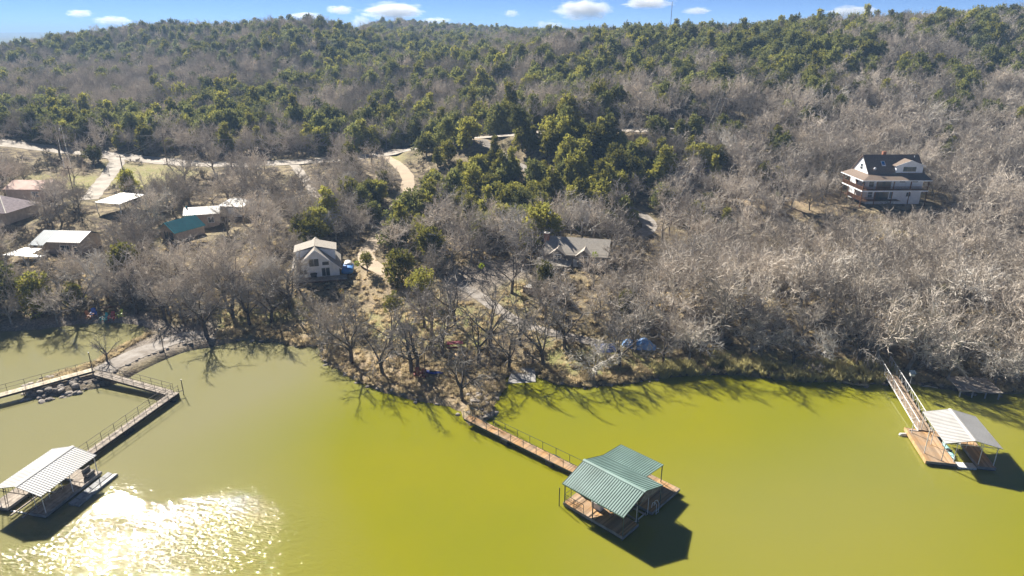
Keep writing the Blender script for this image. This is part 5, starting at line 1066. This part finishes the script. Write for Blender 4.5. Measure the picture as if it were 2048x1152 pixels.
# trees the photograph shows one by one near the water: base pixel, source, scale, where it stands
SPEC = [
 (703,727,'S',1.0,'big bare tree with dark leaning trunk on the bank left of the point'),(765,748,'S',.85,'slim bare tree at the water edge left of the red chairs'),(823,748,'S',.95,'bare tree with dark twin trunks just left of the red chairs'),
 (836,741,'S',.9,'dark trunked bare tree directly behind the two red chairs'),(925,803,'S',.8,'crooked bare tree at the tip of the point by the stone steps'),(885,711,'S',1.05,'bare tree beside the dark red table on the point'),
 (958,730,'S',.95,'bare tree between the dark red table and the boat ramp'),(981,698,'S',1.1,'tall bare tree behind the dark red table'),(1018,739,'S',.85,'bare tree at the top left corner of the boat ramp'),
 (1087,733,'S',1.0,'forked bare tree standing alone on the lawn beside the boat ramp'),(1191,755,'W',.95,'pale bare tree at the bank in front of the blue canopy'),(1023,588,'S',1.0,'bare tree by the retaining wall left of the grey cottage'),
 (1062,547,'S',.9,'bare tree close to the left end of the grey cottage'),(1326,724,'S',.7,'small bare tree on the bank right of the blue tarp'),(1401,714,'W',.7,'pale small bare tree where the reeds begin'),
 (1534,704,'W',.75,'pale bare tree on the lawn above the middle of the reeds'),(1587,735,'S',.7,'small bare tree rising from the reeds'),(1645,724,'W',.85,'pale bare tree on the lawn behind the thick reeds'),
 (1714,731,'S',.85,'bare tree left of the white gangway head'),(1859,738,'W',1.05,'large pale drooping tree behind the lamp pole'),(1985,765,'W',1.1,'pale spreading bare tree over the old grey pier'),(2030,760,'W',1.0,'pale bare tree on the bank at the far right'),
 (414,672,'S',1.0,'bare tree on the shore where the causeway path begins'),(467,640,'S',.95,'bare tree just behind the shore tree by the causeway'),(544,645,'S',1.0,'bare tree casting long shadows on the brown bank'),
 (581,622,'S',1.0,'dark trunked bare tree below the deck of the pale gabled house'),(214,722,'S',.5,'small thin bare tree standing alone on the causeway'),(273,628,'S',.9,'bare tree right of the coloured lawn chairs'),
 (150,640,'S',.95,'bare tree left of the coloured lawn chairs'),(116,650,'B',1.0,'bare tree leaning over the lagoon'),(24,650,'B',1.05,'dark trunked bare tree beside the lagoon at the far left'),(330,640,'S',.9,'bare tree at the lagoon end of the gravel path'),
 (690,660,'B',1.0,'round bare tree below the yellow ornament'),(850,655,'S',.9,'bare tree on the grass left of the gravel path'),(910,650,'S',1.0,'bare tree between gravel path and dark red table'),(1130,700,'S',.9,'bare tree by the two poles on the lawn'),
 (780,700,'S',.9,'bare tree on the grassy bank left of centre of the point'),(1240,735,'S',.8,'bare tree on the bank below the blue tarp'),(1040,690,'S',.8,'bare tree on the lawn left of the two poles'),(655,700,'B',.9,'bare bushy tree on the bank right of the small cove'),
 (380,630,'B',1.05,'broad bare tree above the head of the causeway'),(500,650,'S',.9,'bare tree on the brown bank above the reflections'),(1780,700,'B',1.0,'bare tree above the head of the white gangway'),(1930,720,'B',1.05,'bare tree above the old grey pier'),(596,578,'B',.95,'bare tree screening the left front corner of the pale gabled house'),(1185,580,'B',.95,'bare tree in front of the grey cottage, right of its windows'),(455,470,'B',1.0,'bare tree below the pale roofed shed'),(300,455,'B',1.0,'bare tree just left of the teal roof'),
]
NSPEC = len(SPEC)
SPEC = [(G(a, b), {'S': SPARSE, 'W': WHITE, 'B': BARE}[t], random.randrange(2), s * (1.32 if t == 'S' else 1.15), lb) for a, b, t, s, lb in SPEC]
# evergreens singled out by their place
SPECJ = [(735,548,'O',.8,'round live oak on the tan driveway beside the pale gabled house'),(847,606,'O',1.15,'two toned live oak left of the gravel yard'),(800,560,'J',1.2,'dark juniper at the right edge of the tan driveway end'),(80,625,'J',1.3,'dark juniper in the grove beside the lagoon'),
         (640,475,'J',1.3,'dark juniper behind the pale gabled house'),(1250,625,'J',.8,'small bright juniper among bare trees right of the retaining wall'),(790,640,'O',.9,'low live oak on the slope below the tan driveway'),(1870,620,'J',.8,'lone green juniper on the bare slope above the white roofed dock')]
SPECJ = [(G(a, b), {'O': OAK, 'J': JUN}[t], random.randrange(2), s, lb) for a, b, t, s, lb in SPECJ]
NAMED = []
LANDMARKS = [((1772,350),'the white house'),((1160,495),'the grey cottage'),((640,515),'the pale gabled house'),((365,450),'the teal roof'),((118,478),'the slate roofed house'),((248,402),'the open carport'),((478,412),'the pale roofed shed'),((55,385),'the red roofed house'),
 ((1277,687),'the blue tarpaulin'),((1212,708),'the navy canopy'),((1765,728),'the white gangway head'),((1945,765),'the old grey pier'),((1560,735),'the reeds'),((1045,750),'the boat ramp'),((1075,590),'the retaining wall'),((210,635),'the coloured lawn chairs'),((380,670),'the causeway head'),
 ((770,545),'the tan driveway end'),((215,345),'the side road'),((1338,60),'the radio mast'),((800,315),'the driveway junction'),((127,270),'the first road pole'),((672,290),'the pale road pole'),((1368,385),'the thicket pole'),((1822,205),'the transformer pole'),((1440,225),'the slope pole'),((920,565),'the gravel yard'),((910,692),'the dark red table'),((1290,450),'the gravel drive'),((985,285),'the road bend'),((1560,395),'the dirt yard')]
ORD = ['closest','second closest','third closest','fourth closest','fifth closest','sixth closest','seventh closest','eighth closest','ninth closest','tenth closest','eleventh closest','twelfth closest']
def tree_labels(pts, noun):
    """one label per tree: its rank by distance from the nearest landmark, on that side of it"""
    info = []
    for x, y in pts:
        d, lx, ly, nm = min((math.hypot(x - a, (y - b) * 1.3), a, b, t) for (a, b), t in LANDMARKS)
        dx, dy = x - lx, y - ly; side = ('right of' if dx > 0 else 'left of') if abs(dx) > abs(dy) * 1.2 else ('below' if dy > 0 else 'above'); info.append((nm, side, d))
    out = [None] * len(pts); keys = {}
    for i, (nm, side, d) in enumerate(info): keys.setdefault((nm, side), []).append((d, i))
    for (nm, side), L_ in keys.items():
        for r, (d, i) in enumerate(sorted(L_)):
            if r < len(ORD): out[i] = ('%s of the %ss %s %s' % (ORD[r], noun, side, nm), '%ss' % noun)
            else: t = '%s farther off %s %s' % (noun, side, nm); out[i] = (t, t)
    return out
def plant(name, ps, k, x, y, z, s, label, cat, group, rz=None, lean=0.0):
    e = bpy.data.objects.new(name, None); COL.objects.link(e); e.location = (x, y, z - .05); e.rotation_euler = (lean, 0, random.uniform(0, 6.28) if rz is None else rz)
    e.scale = (s * random.uniform(.92, 1.08), s * random.uniform(.92, 1.08), s); tag(e, label, cat, group)
    for nm, me in (('trunk', ps[k].t), ('crown', ps[k].c)):
        c = bpy.data.objects.new(nm, me); COL.objects.link(c); c.parent = e
    return e
for kind, cat, name in (('b', 'tree', 'bare_tree'), ('j', 'tree', 'juniper_tree')):
    L_ = [t for t in TREES if t[6] == kind]
    def size(t):
        qx, qy, d = proj(t[2], t[3], t[4] + 3); return (t[5] * t[0][t[1]].h / d) if (-20 < qx < 2068 and qy < 790) else 0
    L_.sort(key=size, reverse=True); NI = 300 - (NSPEC if kind == 'b' else 8)
    noun = 'bare tree' if kind == 'b' else 'green juniper'
    labs = tree_labels([proj(t[2], t[3], t[4] + 3)[:2] for t in L_[:NI]], noun)
    for t, (lb, gr) in zip(L_[:NI], labs): plant(name, t[0], t[1], *t[2:6], lb, cat, gr, lean=random.uniform(-.06, .06))
    rest = L_[NI:]; pool = (BARE + WHITE) if kind == 'b' else (JUN + JUNP + JUND)
    ids = [pool.index(t[0][t[1]]) for t in rest]
    scatter('bare_woodland' if kind == 'b' else 'juniper_woodland', 'grey leafless woodland covering the hillside behind the houses' if kind == 'b' else 'dark green juniper woodland scattered over the hillside and ridge', 'woodland',
            [p.o for p in pool], [(t[2], t[3], t[4] - .05) for t in rest], [(random.uniform(-.07, .07), random.uniform(-.07, .07), random.uniform(0, 6.28)) for t in rest],
            [(t[5] * random.uniform(.9, 1.1), t[5] * random.uniform(.9, 1.1), t[5]) for t in rest], ids)
for p, ps, k, s, lb in SPEC: plant('bare_tree', ps, k, p[0], p[1], p[2], s, lb, 'tree', 'bare trees', lean=random.uniform(-.08, .08))
for p, ps, k, s, lb in SPECJ: plant('live_oak' if ps is OAK else 'juniper_tree', ps, k, p[0], p[1], p[2], s, lb, 'tree', 'evergreen trees')
# low brush under the trees
sx = RNG.uniform(-230, 230, 26000); sy = RNG.uniform(70, 330, 26000); sz = lookup(GZ, sx, sy); qx, qy, _ = proj(sx, sy, sz)
ok = (lookup(SDG, sx, sy) > .8) & (qx > -60) & (qx < 2110) & (lookup(Z_LAWN, sx, sy) < .3) & (lookup(Z_STONE, sx, sy) < .3) & (lookup(Z_DIRT, sx, sy) < .5) & (wob(sx, sy, 6, 9) > -.25)
for r in ROADS.values(): ok &= lookup(r['d'], sx, sy) > r['w'] / 2 + 1
for k, (hx, hy, hz) in PADS.items(): ok &= np.hypot(sx - hx, sy - hy) > 9
P_ = np.stack([sx, sy, sz], 1)[ok][:5500]; n_ = len(P_)
scatter('brush', 'low leafless brush covering the ground between the trees', 'brush', [p.o for p in SHRUB], P_, np.stack([np.zeros(n_), np.zeros(n_), RNG.uniform(0, 6.28, n_)], 1), np.repeat(RNG.uniform(.5, 1.1, (n_, 1)), 3, 1), RNG.integers(0, 2, n_))
# dry grass on open ground, reeds along the right bank
sx = RNG.uniform(-110, 110, 90000); sy = RNG.uniform(60, 135, 90000); sd_ = lookup(SDG, sx, sy); sz = lookup(GZ, sx, sy); qx, qy, _ = proj(sx, sy, sz)
w_ = np.where(sd_ < 2.2, .8, np.where(lookup(Z_LAWN, sx, sy) > .4, .22, .10)) * (lookup(Z_STONE, sx, sy) < .3)
w_ = np.where((qx > 640) & (qx < 1000) & (qy > 720), .35, w_)
ok = (sd_ > .15) & (qx > -40) & (qx < 2090) & (RNG.random(sx.shape) < w_)
for r in ROADS.values(): ok &= lookup(r['d'], sx, sy) > r['w'] / 2
P_ = np.stack([sx, sy, sz], 1)[ok]; n_ = len(P_)
scatter('dry_grass', 'tan dry grass tufts on the banks and lawn by the water', 'grass', TUFTS, P_, np.stack([np.zeros(n_), np.zeros(n_), RNG.uniform(0, 6.28, n_)], 1), np.repeat(RNG.uniform(.5, 1.3, (n_, 1)), 3, 1), RNG.integers(0, 2, n_))
rp = []
for i in range(len(SH) - 1):
    (ax, ay), (bx, by) = SH[i], SH[i+1]; qx, qy, _ = proj(ax, ay, 0)
    if 1290 < qx < 1790:
        for k in range(int(20 * math.hypot(bx - ax, by - ay) / 1.6)):
            t = random.random(); o_ = random.uniform(-.1, 4.2 if qx > 1400 else 2); x = ax + (bx - ax) * t; y = ay + (by - ay) * t + o_
            if random.random() < .8 * (1 - o_ / 5) and wob(np.array(x), np.array(y), 2.2, 4) > -.45: rp.append((x, y, max(H(x, y), 0)))
n_ = len(rp)
scatter('reeds', 'tall yellowish reeds lining the bank left of the white roofed dock', 'reeds', REEDS, rp, np.stack([np.zeros(n_), np.zeros(n_), RNG.uniform(0, 6.28, n_)], 1), np.repeat(RNG.uniform(.6, 1.2, (n_, 1)), 3, 1), RNG.integers(0, 2, n_))
print('trees', len(TREES), 'script', round(time.time() - T0, 1))
# ------------------------------------------------------------------ clouds and haze
def cloud_material():
    m = bpy.data.materials.new('cloud'); m.use_nodes = True; n = m.node_tree; L = n.links.new; n.nodes.remove(n.nodes['Principled BSDF'])
    tc = n.nodes.new('ShaderNodeTexCoord'); le = n.nodes.new('ShaderNodeVectorMath'); le.operation = 'LENGTH'; L(tc.outputs['Object'], le.inputs[0])
    oi = n.nodes.new('ShaderNodeObjectInfo'); ad = n.nodes.new('ShaderNodeVectorMath'); L(tc.outputs['Object'], ad.inputs[0]); sc = n.nodes.new('ShaderNodeMath'); sc.operation = 'MULTIPLY'; sc.inputs[1].default_value = 40; L(oi.outputs['Random'], sc.inputs[0]); L(sc.outputs[0], ad.inputs[1])
    no = n.nodes.new('ShaderNodeTexNoise'); no.inputs['Scale'].default_value = 2.2; no.inputs['Detail'].default_value = 5; L(ad.outputs[0], no.inputs['Vector'])
    a = n.nodes.new('ShaderNodeMath'); a.operation = 'MULTIPLY_ADD'; L(no.outputs[0], a.inputs[0]); a.inputs[1].default_value = 1.5; a.inputs[2].default_value = .08
    s = n.nodes.new('ShaderNodeMath'); s.operation = 'SUBTRACT'; L(a.outputs[0], s.inputs[0]); L(le.outputs['Value'], s.inputs[1])
    r = n.nodes.new('ShaderNodeMapRange'); r.inputs[1].default_value = 0; r.inputs[2].default_value = .35; r.inputs[4].default_value = .009; L(s.outputs[0], r.inputs[0])
    v = n.nodes.new('ShaderNodeVolumePrincipled'); v.inputs['Color'].default_value = (.97, .98, 1, 1); v.inputs['Anisotropy'].default_value = .35; L(r.outputs[0], v.inputs['Density'])
    L(v.outputs[0], n.nodes['Material Output'].inputs['Volume']); return m
CM = cloud_material()
import bmesh
bb = bmesh.new(); bmesh.ops.create_icosphere(bb, subdivisions=3, radius=1.05); cme = bpy.data.meshes.new('cloud'); bb.to_mesh(cme); bb.free(); cme.materials.append(CM)
for px_, py_, w, hh, lb in ((160,27,44,13,'small slanting white cloud above the left hill'),(225,42,70,15,'low white cloud touching the left hill skyline'),(610,32,60,12,'thin white cloud above the middle of the left hill'),(680,20,50,15,'small white cloud above the notch in the skyline'),(785,22,112,26,'long white cloud above the far mesa'),(722,45,40,22,'white cloud low in the notch of the skyline'),(1023,27,28,12,'tiny lone white cloud right of the far mesa'),(1165,19,104,32,'largest puffy white cloud above the middle ridge'),(1295,6,90,18,'white cloud left of the radio mast at the top edge'),(1200,33,24,12,'tiny puff under the largest cloud'),(1100,56,60,24,'cloud low behind the middle ridge'),(1705,24,90,20,'faint cloud above the right ridge'),(870,42,60,12,'faint flat cloud above the far mesa'),(1395,22,50,12,'faint small cloud right of the radio mast')):
    p = WY(px_, py_, 7400); k = 7400 / FOC / 1.0
    o = bpy.data.objects.new('cloud', cme); COL.objects.link(o); o.location = p; o.scale = (w * .6 * k, w * .45 * k, hh * .66 * k); tag(o, lb, 'cloud', 'clouds')
hz = bpy.data.objects.new('haze', B(-6100, 6100, -3050, 6450, -45, 88).mesh('haze', [])); COL.objects.link(hz); hz['kind'] = 'stuff'; tag(hz, 'thin bluish air over the lake and hills', 'haze'); hz['kind'] = 'stuff'
hm = bpy.data.materials.new('haze'); hm.use_nodes = True; n = hm.node_tree; n.nodes.remove(n.nodes['Principled BSDF']); v = n.nodes.new('ShaderNodeVolumePrincipled'); v.inputs['Color'].default_value = (.42, .66, 1, 1); v.inputs['Density'].default_value = .0003; v.inputs['Anisotropy'].default_value = 0
n.links.new(v.outputs[0], n.nodes['Material Output'].inputs['Volume']); hz.data.materials.append(hm)
print('done', round(time.time() - T0, 1))
